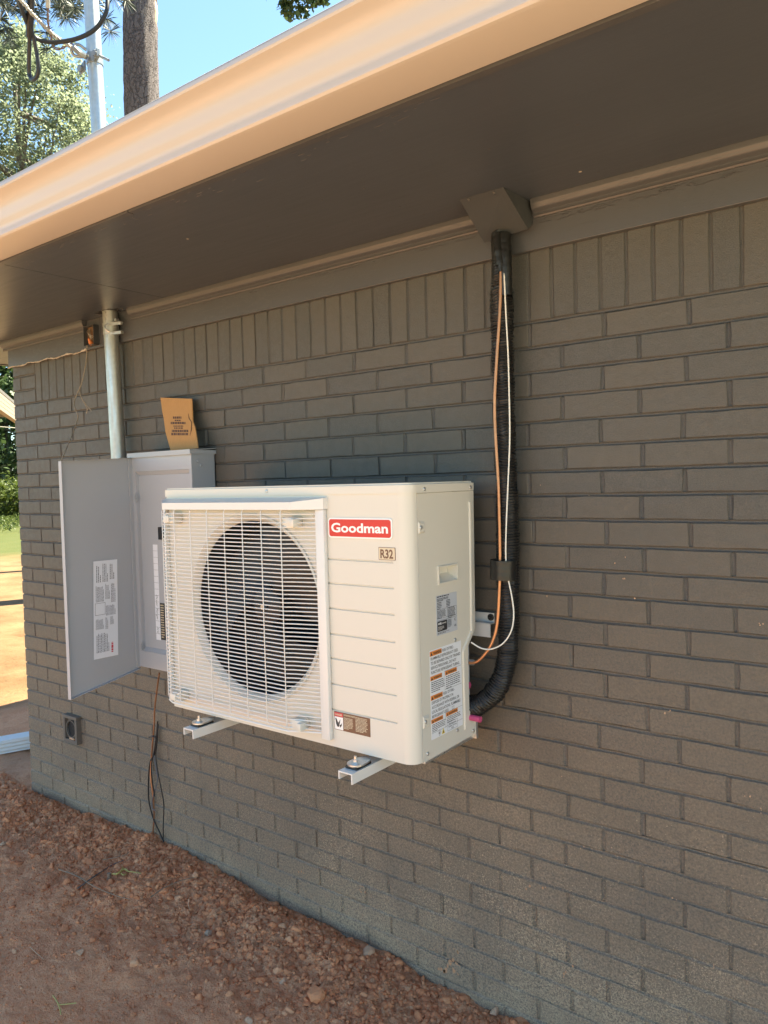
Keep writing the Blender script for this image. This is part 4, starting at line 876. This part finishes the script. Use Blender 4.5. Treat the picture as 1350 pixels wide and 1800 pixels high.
tag(MB().tube(spline(pth([(140, 680, -.09), (141, 693, -.10), (147, 707, -.10), (153, 718, -.10), (152, 727, -.10)]), 6), .0016, 5).tube(spline(pth([(147, 705, -.1), (152, 712, -.1), (161, 723, -.1)]), 5), .0013, 5).build('twine', M['twine'], None, True), 'short loose end of twine dangling from the knotted twine', 'twine')
# dryer vent
vt = empty('dryer_vent', (.34, -.02, .38), 'square brown dryer vent with a round open duct, low on the wall near the corner', 'vent')
vx0, vx1, vz0, vz1 = .268, .384, .318, .448
q = MB(); vy = -.026
def frame(q, x0, x1, z0, z1, w_, y0, y1):
    q.box((x0, y0, z1 - w_), (x1, y1, z1), .002).box((x0, y0, z0), (x1, y1, z0 + w_), .002).box((x0, y0, z0 + w_ + .0002), (x0 + w_, y1, z1 - w_ - .0002), .002).box((x1 - w_, y0, z0 + w_ + .0002), (x1, y1, z1 - w_ - .0002), .002)
frame(q, vx0, vx1, vz0, vz1, .016, vy, .004); vo1 = q.build('frame', M['vent'], vt)
MB().box((vx0 + .0162, -.010, vz0 + .0162), (vx1 - .0162, -.002, vz1 - .0162)).build('back_plate', M['vent'], vt)
MB().lathe(((vx0 + vx1) / 2, -.010, (vz0 + vz1) / 2), (0, -1, 0), [(0, .043), (.010, .042), (.010, .037), (-.0, .037), (.0005, .036)], 28, (1, 0, 0)).build('duct_collar', M['vent'], vt, True)
MB().lathe(((vx0 + vx1) / 2, -.0105, (vz0 + vz1) / 2), (0, -1, 0), [(0, .037), (.0003, .0004)], 28, (1, 0, 0)).build('duct', M['dark'], vt)
MB().box((vx0 + .045, vy + .002, vz0 + .0165), (vx0 + .085, -.011, vz0 + .026), .003).build('lint', M['stone'], vt)
# earth wire and cut cables
tag(MB().tube(spline(pth([(280, 1183, -.06), (277, 1205, -.045), (272, 1245, -.03), (271, 1275, -.022), (268, 1310, -.018), (266, 1335, -.016), (265, 1365, -.02), (269, 1400, -.02), (271, 1435, -.014), (269, 1462, -.012), (269, 1490, -.012)]), 7), .0034, 7).build('ground_wire', M['copper'], None, True), 'bare copper ground wire running from the panel down to the soil', 'wire')
gc = 'black cut cables hanging below the panel'
for lab, pts, r in (('longest black cable, reaching the soil beside the copper wire', [(277, 1273, -.012), (276, 1300, -.016), (272, 1325, -.018), (264, 1340, -.018), (261, 1375, -.016), (262, 1410, -.016), (270, 1440, -.016), (280, 1462, -.014), (288, 1480, -.012)], .0042),
                    ('black cable bowing out to the right above the soil', [(278, 1273, -.010), (276, 1305, -.014), (274, 1330, -.02), (278, 1360, -.03), (284, 1390, -.03), (288, 1415, -.026), (287, 1450, -.018), (287, 1478, -.012)], .0032),
                    ('short grey cable looped in the middle of the cut cables', [(270, 1325, -.02), (274, 1350, -.026), (277, 1368, -.028), (274, 1385, -.026), (268, 1405, -.024), (267, 1420, -.024), (273, 1425, -.024)], .0028),
                    ('short bent black cable beside the copper wire with a bare end', [(277, 1268, -.008), (275, 1290, -.014), (271, 1320, -.022), (266, 1345, -.03), (268, 1375, -.03), (272, 1400, -.03)], .0034)):
    tag(MB().tube(spline(pth(pts), 7), r * .72, 7).build('cut_cable', M['black_cable'] if 'grey' not in lab else M['ink_soft'], None, True), lab, 'cable', gc)
tag(MB().tube(spline(pth([(262, 1296, -.02), (268, 1294, -.026), (274, 1297, -.02), (276, 1303, -.014)]), 5), .0035, 6).build('cable_tie', M['panel_dark'], None, True), 'black tie holding the copper wire and cut cables together', 'cable tie')

# ------------------------------------------------------------------ ground
def hnoise(x, y):
    v = np.zeros_like(x); rg_ = np.random.default_rng(4)
    for f_, a in ((1.3, .010), (3.1, .008), (7.3, .0065), (15.7, .0042), (33, .0026), (70, .0014)):
        for _ in range(3):
            th = rg_.uniform(0, 6.28); p = rg_.uniform(0, 6.28); w1 = rg_.uniform(0, 6.28)
            v += a * .75 * np.sin(f_ * (x * np.cos(th) + y * np.sin(th)) * 1.9 + p + 1.3 * np.sin(f_ * .9 * (x * np.sin(th) - y * np.cos(th)) + w1))
    return v
def gz(x, y):
    x = np.asarray(x, float); y = np.asarray(y, float)
    base = np.interp(x, [-6, -1, -.1, .4, .9, 1.25, 1.6, 2.05, 2.6, 4, 8], [-.06, .0, .0, .012, .014, .010, -.040, -.066, -.072, -.08, -.09])
    away = np.clip(-y / 1.6, 0, 1)
    base = base * (1 - away) - .075 * away
    mound = np.exp(-((y + .10) / .16) ** 2) * (.012 + .016 * np.sin(x * 4.1 + 1)) * np.clip(-y * 14, 0, 1)
    rough = .45 + .75 * np.exp(-((y + .18) / .35) ** 2)
    near = np.clip((7 - np.hypot(x - 2, y + 1)) / 3, 0, 1)
    return base + (mound + hnoise(x, y) * rough) * near
xa = np.unique(np.concatenate([np.linspace(-5.5, -1.6, 80), np.linspace(-1.6, 3.4, 560), np.linspace(3.4, 9, 60)]))
ya = np.unique(np.concatenate([np.linspace(-5, -2, 60), np.linspace(-2, .03, 230), np.linspace(.03, 2.2, 60)]))
XX, YY = np.meshgrid(xa, ya); ZZ = gz(XX, YY)
jit_ = np.clip((3.2 - np.hypot(XX - 1, YY + .5)) / 1.0, 0, 1) * (.0012 + .0042 * np.exp(-((YY + .16) / .25) ** 2)) * (YY < -.004)
ZZ = ZZ + RNG.normal(size=ZZ.shape) * jit_
edge = np.clip(np.minimum.reduce([XX + 5.5, 9 - XX, YY + 5, 2.2 - YY]) / .5, 0, 1)
ZZ = ZZ * edge + (-.082) * (1 - edge)
nx, ny = len(xa), len(ya); V = np.stack([XX.ravel(), YY.ravel(), ZZ.ravel()], 1); idx = np.arange(nx * ny).reshape(ny, nx)
F = np.stack([idx[:-1, :-1].ravel(), idx[:-1, 1:].ravel(), idx[1:, 1:].ravel(), idx[1:, :-1].ravel()], 1)
tag(fast_mesh('ground', V, F, M['yard'], None, True), 'red clay soil beside the wall', kind='structure')
yx = np.concatenate([-np.geomspace(400, 6, 26), np.linspace(-5, 9, 8), np.geomspace(10, 400, 14)]); XX, YY = np.meshgrid(yx, yx)
rr_ = np.hypot(XX - 2, YY); ZZ = -.105 + np.where(rr_ > 14, .12 * np.sin(XX * .11) * np.cos(YY * .09) * np.clip((rr_ - 14) / 20, 0, 1), 0)
n_ = len(yx); V = np.stack([XX.ravel(), YY.ravel(), ZZ.ravel()], 1); idx = np.arange(n_ * n_).reshape(n_, n_)
F = np.stack([idx[:-1, :-1].ravel(), idx[:-1, 1:].ravel(), idx[1:, 1:].ravel(), idx[1:, :-1].ravel()], 1)
tag(fast_mesh('yard', V, F, M['yard'], None, True), 'sunlit bare yard running out to grass', kind='structure')
ra, rb_ = far(0, 889, 62), far(60, 889, 62); rdv = (rb_ - ra); rdv.z = 0; rdv.normalize(); rpd = Vector((-rdv.y, rdv.x, 0)); ra.z = -.02
q = MB(); q.prism([ra - rdv * 120, ra + rdv * 160, ra + rdv * 160 + rpd * 7, ra - rdv * 120 + rpd * 7], (0, 0, .03)); tag(q.build('road', M['road']), 'grey road beyond the grass', kind='structure')

# clods and gravel
ico = bmesh.new(); bmesh.ops.create_icosphere(ico, subdivisions=1, radius=1); IV = np.array([v.co[:] for v in ico.verts]); IF = np.array([[v.index for v in f.verts] for f in ico.faces]); ico.free()
ico = bmesh.new(); bmesh.ops.create_icosphere(ico, subdivisions=2, radius=1); IV2 = np.array([v.co[:] for v in ico.verts]); IF2 = np.array([[v.index for v in f.verts] for f in ico.faces]); ico.free()
def rocks(x, y, s, base, faces, sink=.3, jit=.16):
    n = len(x); nv = len(base); rg_ = RNG
    sc = s[:, None] * rg_.uniform(.65, 1.25, (n, 3)); sc[:, 2] *= .8
    a = rg_.uniform(0, 6.28, n); j = 1 + rg_.uniform(-jit, jit, (n, nv))
    P_ = np.repeat(base[None], n, 0)
    for _ in range(11):
        d = rg_.normal(size=(n, 1, 3)); d /= np.linalg.norm(d, axis=2)[..., None]; lim = rg_.uniform(.35, .72, (n, 1)); ex = np.maximum(0, (P_ * d).sum(2) - lim); P_ = P_ - ex[..., None] * d
    P_ = P_ * j[..., None] * sc[:, None, :] * 1.45; ca, sa = np.cos(a)[:, None], np.sin(a)[:, None]
    X_ = P_[..., 0] * ca - P_[..., 1] * sa + x[:, None]; Y_ = P_[..., 0] * sa + P_[..., 1] * ca + y[:, None]
    Y_ = np.where(np.abs(y[:, None]) < .2, np.minimum(Y_, -.0015), Y_) if True else Y_
    Z_ = P_[..., 2] + (gz(x, y) + s * (1 - 2 * sink) * .55)[:, None]
    return np.stack([X_, Y_, Z_], -1).reshape(-1, 3), (faces[None] + (np.arange(n) * nv)[:, None, None]).reshape(-1, 3)
n = 60000
x = RNG.uniform(-1.4, 3.0, n); y = -RNG.uniform(.006, 2.0, n); s = .0014 + RNG.exponential(.0012, n); s = np.clip(s, .0014, .009)
s *= 1 + .7 * np.exp(-((y + .12) / .22) ** 2)
dens = .35 + .65 * (hnoise(x * 2.3 + 5, y * 2.3) > -.004); keep = RNG.uniform(0, 1, n) < dens
V, F = rocks(x[keep], y[keep], s[keep], IV, IF); tag(fast_mesh('gravel', V, F, M['clod']), 'loose crumbs of red clay and gravel scattered over the soil', kind='stuff')
n = 6500
x = RNG.uniform(-1.3, 3.0, n); y = -np.abs(RNG.normal(0, .22, n)) - .012; s = np.clip(.0045 + RNG.exponential(.0032, n), .0042, .0165)
V, F = rocks(x, y, s, IV2, IF2, .55, .14); tag(fast_mesh('clods', V, F, M['clod']), 'lumps of dug clay heaped along the foot of the wall', kind='stuff')
# single stones one can point to
def stone(px_, py_, s, label, m):
    p = atz(px_, py_, -.03); p.z = float(gz(p.x, p.y)); p = atz(px_, py_, p.z + s * .4); rg_ = random.Random(px_)
    q = MB(); j = [1 + rg_.uniform(-.05, .05) for _ in IV2]; a = rg_.uniform(0, 6); B_ = IV2.copy(); r_ = np.random.default_rng(px_)
    for _ in range(8):
        d = r_.normal(size=3); d /= np.linalg.norm(d); B_ = B_ - np.maximum(0, B_ @ d - r_.uniform(.5, .8))[:, None] * d
    q.add([Vector((v[0] * math.cos(a) - v[1] * math.sin(a), v[0] * math.sin(a) + v[1] * math.cos(a), v[2] * .75)) * (s * k * 1.2) + p for v, k in zip(B_, j)], [tuple(f) for f in IF2]); tag(q.build('stone', m), label, 'stone')
stone(91, 1416, .014, 'white chip of stone among clods near the house corner', M['stone'])
stone(555, 1745, .028, 'dark red clod lying alone in the foreground, largest away from the wall', M['clod'])
stone(645, 1672, .022, 'rounded pale brown pebble against the foot of the wall', M['stone'])
stone(870, 1778, .015, 'small round tan pebble at the lower end of the wall', M['stone'])
stone(140, 1674, .014, 'grey angular stone on the smooth bare soil', M['stone'])
stone(366, 1640, .013, 'grey stone right of the middle of the bare soil', M['pebble'])
stone(497, 1725, .013, 'pinkish stone in the gravelly patch below the wall', M['stone'])
stone(438, 1795, .013, 'pale pink stone at the lower edge of the gravelly patch', M['stone'])
stone(6, 1483, .014, 'tan stone alone on the soil at the far side', M['stone'])
def stick(pts, r, label, m, name='twig', cat='twig', lift=.013):
    P_ = []
    for x_, y_ in pts:
        p = atz(x_, y_, -.04); p = atz(x_, y_, float(gz(p.x, p.y)) + lift); p.z = max(p.z, float(gz(p.x, p.y)) + lift * .7); P_.append(p)
    P_ = spline(P_, 5); k = len(P_); return tag(MB().tube(P_, r, 6, True, [r * (1 - .6 * i / k) for i in range(k)]).build(name, m, None, True), label, cat)
stick([(103, 1528), (135, 1545), (165, 1558), (200, 1573), (228, 1581)], .0028, 'longest dry twig, lying slantwise across the soil', M['twig'])
stick([(136, 1562), (165, 1545), (195, 1524), (217, 1512)], .0030, 'dark twig crossing over the longest twig', M['limb'])
stick([(265, 1577), (290, 1560), (320, 1547), (344, 1542)], .0024, 'curved twig pointing towards the foot of the wall', M['twig'])
stick([(180, 1512), (205, 1507), (222, 1502), (230, 1495)], .0022, 'short bent twig above the green sprout', M['twig'])
stick([(332, 1580), (331, 1590), (334, 1600)], .0022, 'short pale straw standing among the clods', M['stone'])
stick([(53, 1665), (65, 1676), (77, 1686)], .0016, 'short pale straw lying on the bare soil', M['stone'])
sp_ = empty('weed_sprout', atz(213, 1530, .0), 'small pulled yellow-green weed lying beside a peg of wood', 'weed')
for pts, r in (([(197, 1536), (205, 1536), (213, 1531), (216, 1524)], .004), ([(214, 1530), (220, 1528), (226, 1532)], .0035), ([(222, 1531), (235, 1533), (253, 1536)], .0018), ([(213, 1535), (217, 1538), (222, 1536)], .003)):
    P_ = spline([atz(a, b, float(gz(*atz(a, b, -.02)[:2])) + .014) for a, b in pts], 5); MB().tube(P_, r, 6, True, [r * (.5 + .5 * math.sin(3.1 * (i + 1) / (len(P_) + 1))) for i in range(len(P_))]).build('stalk', M['sprout'], sp_, True)
pg = atz(192, 1533, .02); tag(MB().cyl((pg.x, pg.y, float(gz(pg.x, pg.y)) - .02), (.1, -.1, 1), .0075, .045, 9).build('wooden_peg', M['twig'], None, True), 'stub of a cut stick poking out of the soil beside the weed', 'stick')
sg = empty('grass_sprig', atz(104, 1768, -.06), 'lone green grass sprig on bare soil at the bottom of the picture', 'weed')
for pts in ([(93, 1750), (100, 1760), (105, 1772), (107, 1783)], [(104, 1766), (118, 1765), (134, 1763)]):
    P_ = spline([atz(a, b, float(gz(*atz(a, b, -.07)[:2])) + .010) for a, b in pts], 5); MB().tube(P_, .0018, 5).build('stalk', M['sprout'], sg, True)
# downspout end
ds0 = Vector((-.80, -.15, .045)); q = MB()
a0 = atz(0, 1313, .05); a1 = atz(52, 1304, .05); dd = (a1 - a0); dd.z = 0; dd.normalize(); pp = Vector((-dd.y, dd.x, 0))
ring_ = [(-.05 + .0125 * i, .078 if i % 2 else .073) for i in range(9)] + [(.053 if i % 2 else .048, .070 - .0105 * i) for i in range(7)] + [(.05, 0), (-.05, 0)] + [(-.053 if i % 2 else -.048, .007 + .0105 * i) for i in range(7)]
c0, c1 = a0 - dd * .9, a1 + dd * 1.4; zb = .015; nR = len(ring_)
q.add([Vector((c0.x, c0.y, zb - .0)) + pp * a + UZ * b for a, b in ring_] + [Vector((c1.x, c1.y, zb + .02)) + pp * a + UZ * b for a, b in ring_], [(i, (i + 1) % nR, nR + (i + 1) % nR, nR + i) for i in range(nR)])
tag(q.build('downspout', M['downspout'], None, True, angle=.3), 'white ribbed downspout extension lying on the soil past the house corner', 'downspout')

# ------------------------------------------------------------------ trees and far things
def leaves(name, cen, size, m, parent, asp=.6, up_bias=.3, k=4):
    n = len(cen); rg_ = RNG; nrm = rg_.normal(size=(n, 3)); nrm[:, 2] = np.abs(nrm[:, 2]) + up_bias; nrm /= np.linalg.norm(nrm, axis=1)[:, None]
    t_ = rg_.normal(size=(n, 3)); u = np.cross(nrm, t_); u /= np.linalg.norm(u, axis=1)[:, None]; v = np.cross(nrm, u)
    s = size * rg_.uniform(.6, 1.35, n)[:, None]
    V = np.stack([cen - u * s, cen - v * s * asp + nrm * s * .12, cen + u * s, cen + v * s * asp + nrm * s * .12], 1).reshape(-1, 3)
    return fast_mesh(name, V, np.arange(4 * n).reshape(n, 4), m, parent)
def clumps(c, rad, nclump, per, cr, flat=.9, shell=.55):
    rg_ = RNG; d = rg_.normal(size=(nclump, 3)); d /= np.linalg.norm(d, axis=1)[:, None]; r = rg_.uniform(shell, 1, nclump) ** .6
    cc_ = np.array(c) + d * r[:, None] * np.array(rad)
    p = rg_.normal(size=(nclump, per, 3)) * np.array([cr, cr, cr * flat]); return (cc_[:, None] + p * rg_.uniform(.5, 1.2, (nclump, 1, 1))).reshape(-1, 3), cc_
def tree(name, base, h, crown_c, rad, ncl, per, cr, size, m, label, cat='tree', group=None, tr=.2, limbs=14, bark='limb'):
    t_ = empty(name, base, label, cat, group); base = Vector(base); cc_ = Vector(crown_c)
    pts, cl_ = clumps(crown_c, rad, ncl, per, cr); leaves('crown', pts, size, m, t_)
    q = MB(); q.tube(spline([base - UZ * .2, base.lerp(cc_, .5) + Vector((.1, .05, 0)), cc_ + UZ * rad[2] * .5], 6), tr, 10, True, [tr * (1 - .75 * i / 12) for i in range(13)])
    for i in range(limbs):
        e = Vector(cl_[i % len(cl_)]); s0 = base.lerp(cc_, random.uniform(.55, 1.05)); q.tube(spline([s0, s0.lerp(e, .5) + UZ * .25 * rad[2] * random.uniform(0, .5), e], 4), tr * .3, 6, True, [tr * .32 * (1 - .85 * k / 8) for k in range(9)])
    q.build('trunk', M[bark], t_, True); return t_
# leafy tree behind the house
p = far(30, 236, 17.0); g0 = Vector((p.x, p.y, -.1))
tree('leafy_tree', g0, 6, (p.x, p.y, p.z + .1), (1.55, 1.55, 1.75), 330, 120, .19, .036, M['leaf'], 'leafy light green tree standing behind the eave', tr=.16, limbs=26)
# pine trunk
pa, pb = far(249, 190, 12.5), far(246, 0, 12.5); pt = empty('pine_tree', (pa.x, pa.y, -.1), 'tall pine with a thick rough grey trunk rising behind the eave', 'tree')
q = MB(); nz, na = 150, 40; V = []; wdt = 29.0 / FPX * ((Vector((pa.x, pa.y, pa.z)) - Vector(CAM)).dot(Vector(ROT[2])))
for i in range(nz + 1):
    z = -.2 + 13.0 * i / nz; c_ = pa.lerp(pb, (z - pa.z) / (pb.z - pa.z)); r0 = wdt * (1.0 - .012 * (z - pa.z))
    for k in range(na):
        a = 2 * math.pi * k / na; r = r0 * (1 + .035 * math.sin(a * 7 + z * 2.1 + math.sin(z * 3)) * .6 + .03 * math.sin(a * 13 - z * 5.3) + RNG.normal() * .014); V.append((c_.x + r * math.cos(a), c_.y + r * math.sin(a), z))
F = [(i * na + k, i * na + (k + 1) % na, (i + 1) * na + (k + 1) % na, (i + 1) * na + k) for i in range(nz) for k in range(na)]
fast_mesh('trunk', V, F, M['bark'], pt, True)
sc_ = far(270, 35, 12.5); cdir = (Vector(CAM) - sc_).normalized(); ctr = pa.lerp(pb, (sc_.z - pa.z) / (pb.z - pa.z)); off = (sc_ - ctr); off.z = 0
q = MB(); rg_ = random.Random(2); P_ = []
for i in range(9):
    z = sc_.z + .42 - .84 * i / 8; P_.append(Vector((sc_.x, sc_.y, z)) + cdir * .06 - off * (.10 + .12 * abs(i - 3) / 5))
q.tube(P_, .06, 8, True, [.02, .06, .085, .09, .08, .065, .045, .03, .01]).build('bark_scar', M['wood_scar'], pt, True)
def needles(name, parent, cs, ln_, m, n):
    rg_ = RNG; V = []; F = []
    d = rg_.normal(size=(len(cs), n, 3)); d[..., 2] -= .35; d /= np.linalg.norm(d, axis=2)[..., None]; c = np.repeat(np.asarray(cs)[:, None], n, 1)
    l_ = ln_ * rg_.uniform(.6, 1.1, (len(cs), n, 1)); sd_ = np.cross(d, rg_.normal(size=d.shape)); sd_ /= np.linalg.norm(sd_, axis=2)[..., None]
    bend = np.zeros_like(d); bend[..., 2] = -.2
    V = np.stack([c - sd_ * .0022, c + sd_ * .0022, c + d * l_ * .6 + sd_ * .0016 + bend * l_ * .15, c + (d + bend) * l_], 2).reshape(-1, 3)
    k = len(cs) * n; return fast_mesh(name, V, np.arange(4 * k).reshape(k, 4), m, parent)
cs = []; bq = MB(); rg_ = random.Random(9)
for (x0, y0), (x1, y1), nb in (((130, -90), (20, 20), 16), ((150, -60), (105, 30), 14), ((120, -120), (-30, 10), 14), ((160, -60), (150, 20), 8), ((60, -110), (0, 35), 10)):
    a, b = far(x0, y0, 11.3), far(x1, y1, 10.6); bq.tube(spline([a, a.lerp(b, .5) + UZ * .1, b], 5), .018, 6, True, [.022 - .0015 * i for i in range(11)])
    for i in range(nb * 2):
        cs.append(a.lerp(b, i / nb / 2) + Vector((rg_.gauss(0, .24), rg_.gauss(0, .24), rg_.gauss(0, .13))))
nb_ = empty('pine_bough', far(130, -90, 11.3), 'dark pine bough with long needles hanging in at the top beside the mast', 'branch'); needles('needles', nb_, cs, .19, M['needle'], 46); bq.build('twigs', M['limb'], nb_, True)
# broadleaf spray over the gutter
c0 = far(540, -25, 14); ob = empty('oak_branch', c0, 'spray of small green leaves showing over the gutter at the top', 'branch'); lc_ = []
for x0, y0, n_, s_ in ((500, 8, 90, .13), (520, -8, 140, .16), (548, -14, 160, .16), (575, -25, 120, .15), (510, 28, 40, .08), (535, 18, 70, .12), (490, -18, 80, .15), (565, -2, 70, .10)):
    c_ = np.array(far(x0, y0, 14)); lc_.append(c_ + RNG.normal(size=(n_, 3)) * s_ * .6)
leaves('foliage', np.concatenate(lc_), .055, M['leaf_dark'], ob); q = MB()
for (x0, y0) in ((500, 8), (520, -8), (548, -14), (535, 18)): q.tube([far(600, -80, 14), far((600 + x0) / 2, -45 + y0 / 2, 14), far(x0, y0, 14)], .014, 6, True, [.02, .014, .004])
q.build('twigs', M['limb'], ob)
# far treeline seen past the corner
gt = 'dark trees beyond the yard'
for i, (px_, d_, h_, w_, lab) in enumerate(((-40, 62, 13, 5.0, 'broad dark tree filling the gap at the picture edge'), (14, 66, 15, 4.6, 'tall dark green tree seen straight past the house corner'), (52, 70, 14, 5.0, 'dark tree mostly hidden behind the house corner'), (-6, 78, 19, 6.5, 'highest tree at the back of the far treeline'))):
    b = far(px_, 880, d_); b.z = 0
    tree('far_tree', b, h_, (b.x, b.y, h_ * .55), (w_, w_, h_ * .46), 240, 26, .55, .26, M['leaf_dark'], lab, group=gt, tr=.3, limbs=6)
for px_, d_, lab in ((4, 50, 'sunlit lime green bush at the edge of the picture'), (30, 53, 'sunlit lime green bush next to the house corner')):
    b = far(px_, 870, d_); b.z = 0; tree('roadside_bush', b, 2.2, (b.x, b.y, 1.0), (2.2, 2.2, 1.05), 90, 45, .3, .12, M['leaf_lime'], lab, 'bush', 'bushes along the road', .06, 4)
b = far(20, 905, 40); b.z = 0
x = RNG.uniform(-7, 7, 5200); y = RNG.uniform(-6, 9, 5200); cen = np.stack([b.x + x, b.y + y, RNG.uniform(0, .16, 5200)], 1); gl = leaves('verge_grass', cen, .12, M['leaf_lime'], None, .25, -.4); tag(gl, 'tufts of sunlit grass along the edge of the yard', kind='stuff')
# carport roof edge seen past the corner
k0, k1 = atz(0, 690, 2.62), atz(25, 711, 2.62); kd = (k1 - k0); kd.z = 0; kd.normalize(); kp = Vector((-kd.y, kd.x, 0))
if kp.y > 0: kp = -kp
cpz = empty('carport', k0, 'open carport with a pale metal roof edge, past the house corner', 'carport')
e0, e1 = k0 - kd * 2.0, k1 + kd * 2.0
for i in range(4): q = MB(); q.prism([Vector((v.x, v.y, 2.62 - .05 * (i + 1) + .005)) for v in (e0, e1)] + [Vector((v.x, v.y, 2.62 - .05 * i)) for v in (e1, e0)], kp * (.03 + .012 * i)); q.build('fascia_rib', M['siding'], cpz)
q = MB(); q.prism([Vector((v.x, v.y, 2.63)) for v in (e0, e1, e1 + kp * .8, e0 + kp * .8)], (0, 0, .04)); q.build('roof', M['roof'], cpz)
for v in (e0 + kp * .7, e1 + kp * .7 - kd * .2): MB().box((v.x - .05, v.y - .05, -.12), (v.x + .05, v.y + .05, 2.63)).build('post', M['downspout'], cpz)
u0, u1 = far(-60, 745, 30), far(120, 760, 30); tag(MB().tube([u0.lerp(u1, i / 8) for i in range(9)], .012, 5).build('utility_line', M['alu_wire']), 'thin pale overhead line crossing in front of the far trees', 'wire')
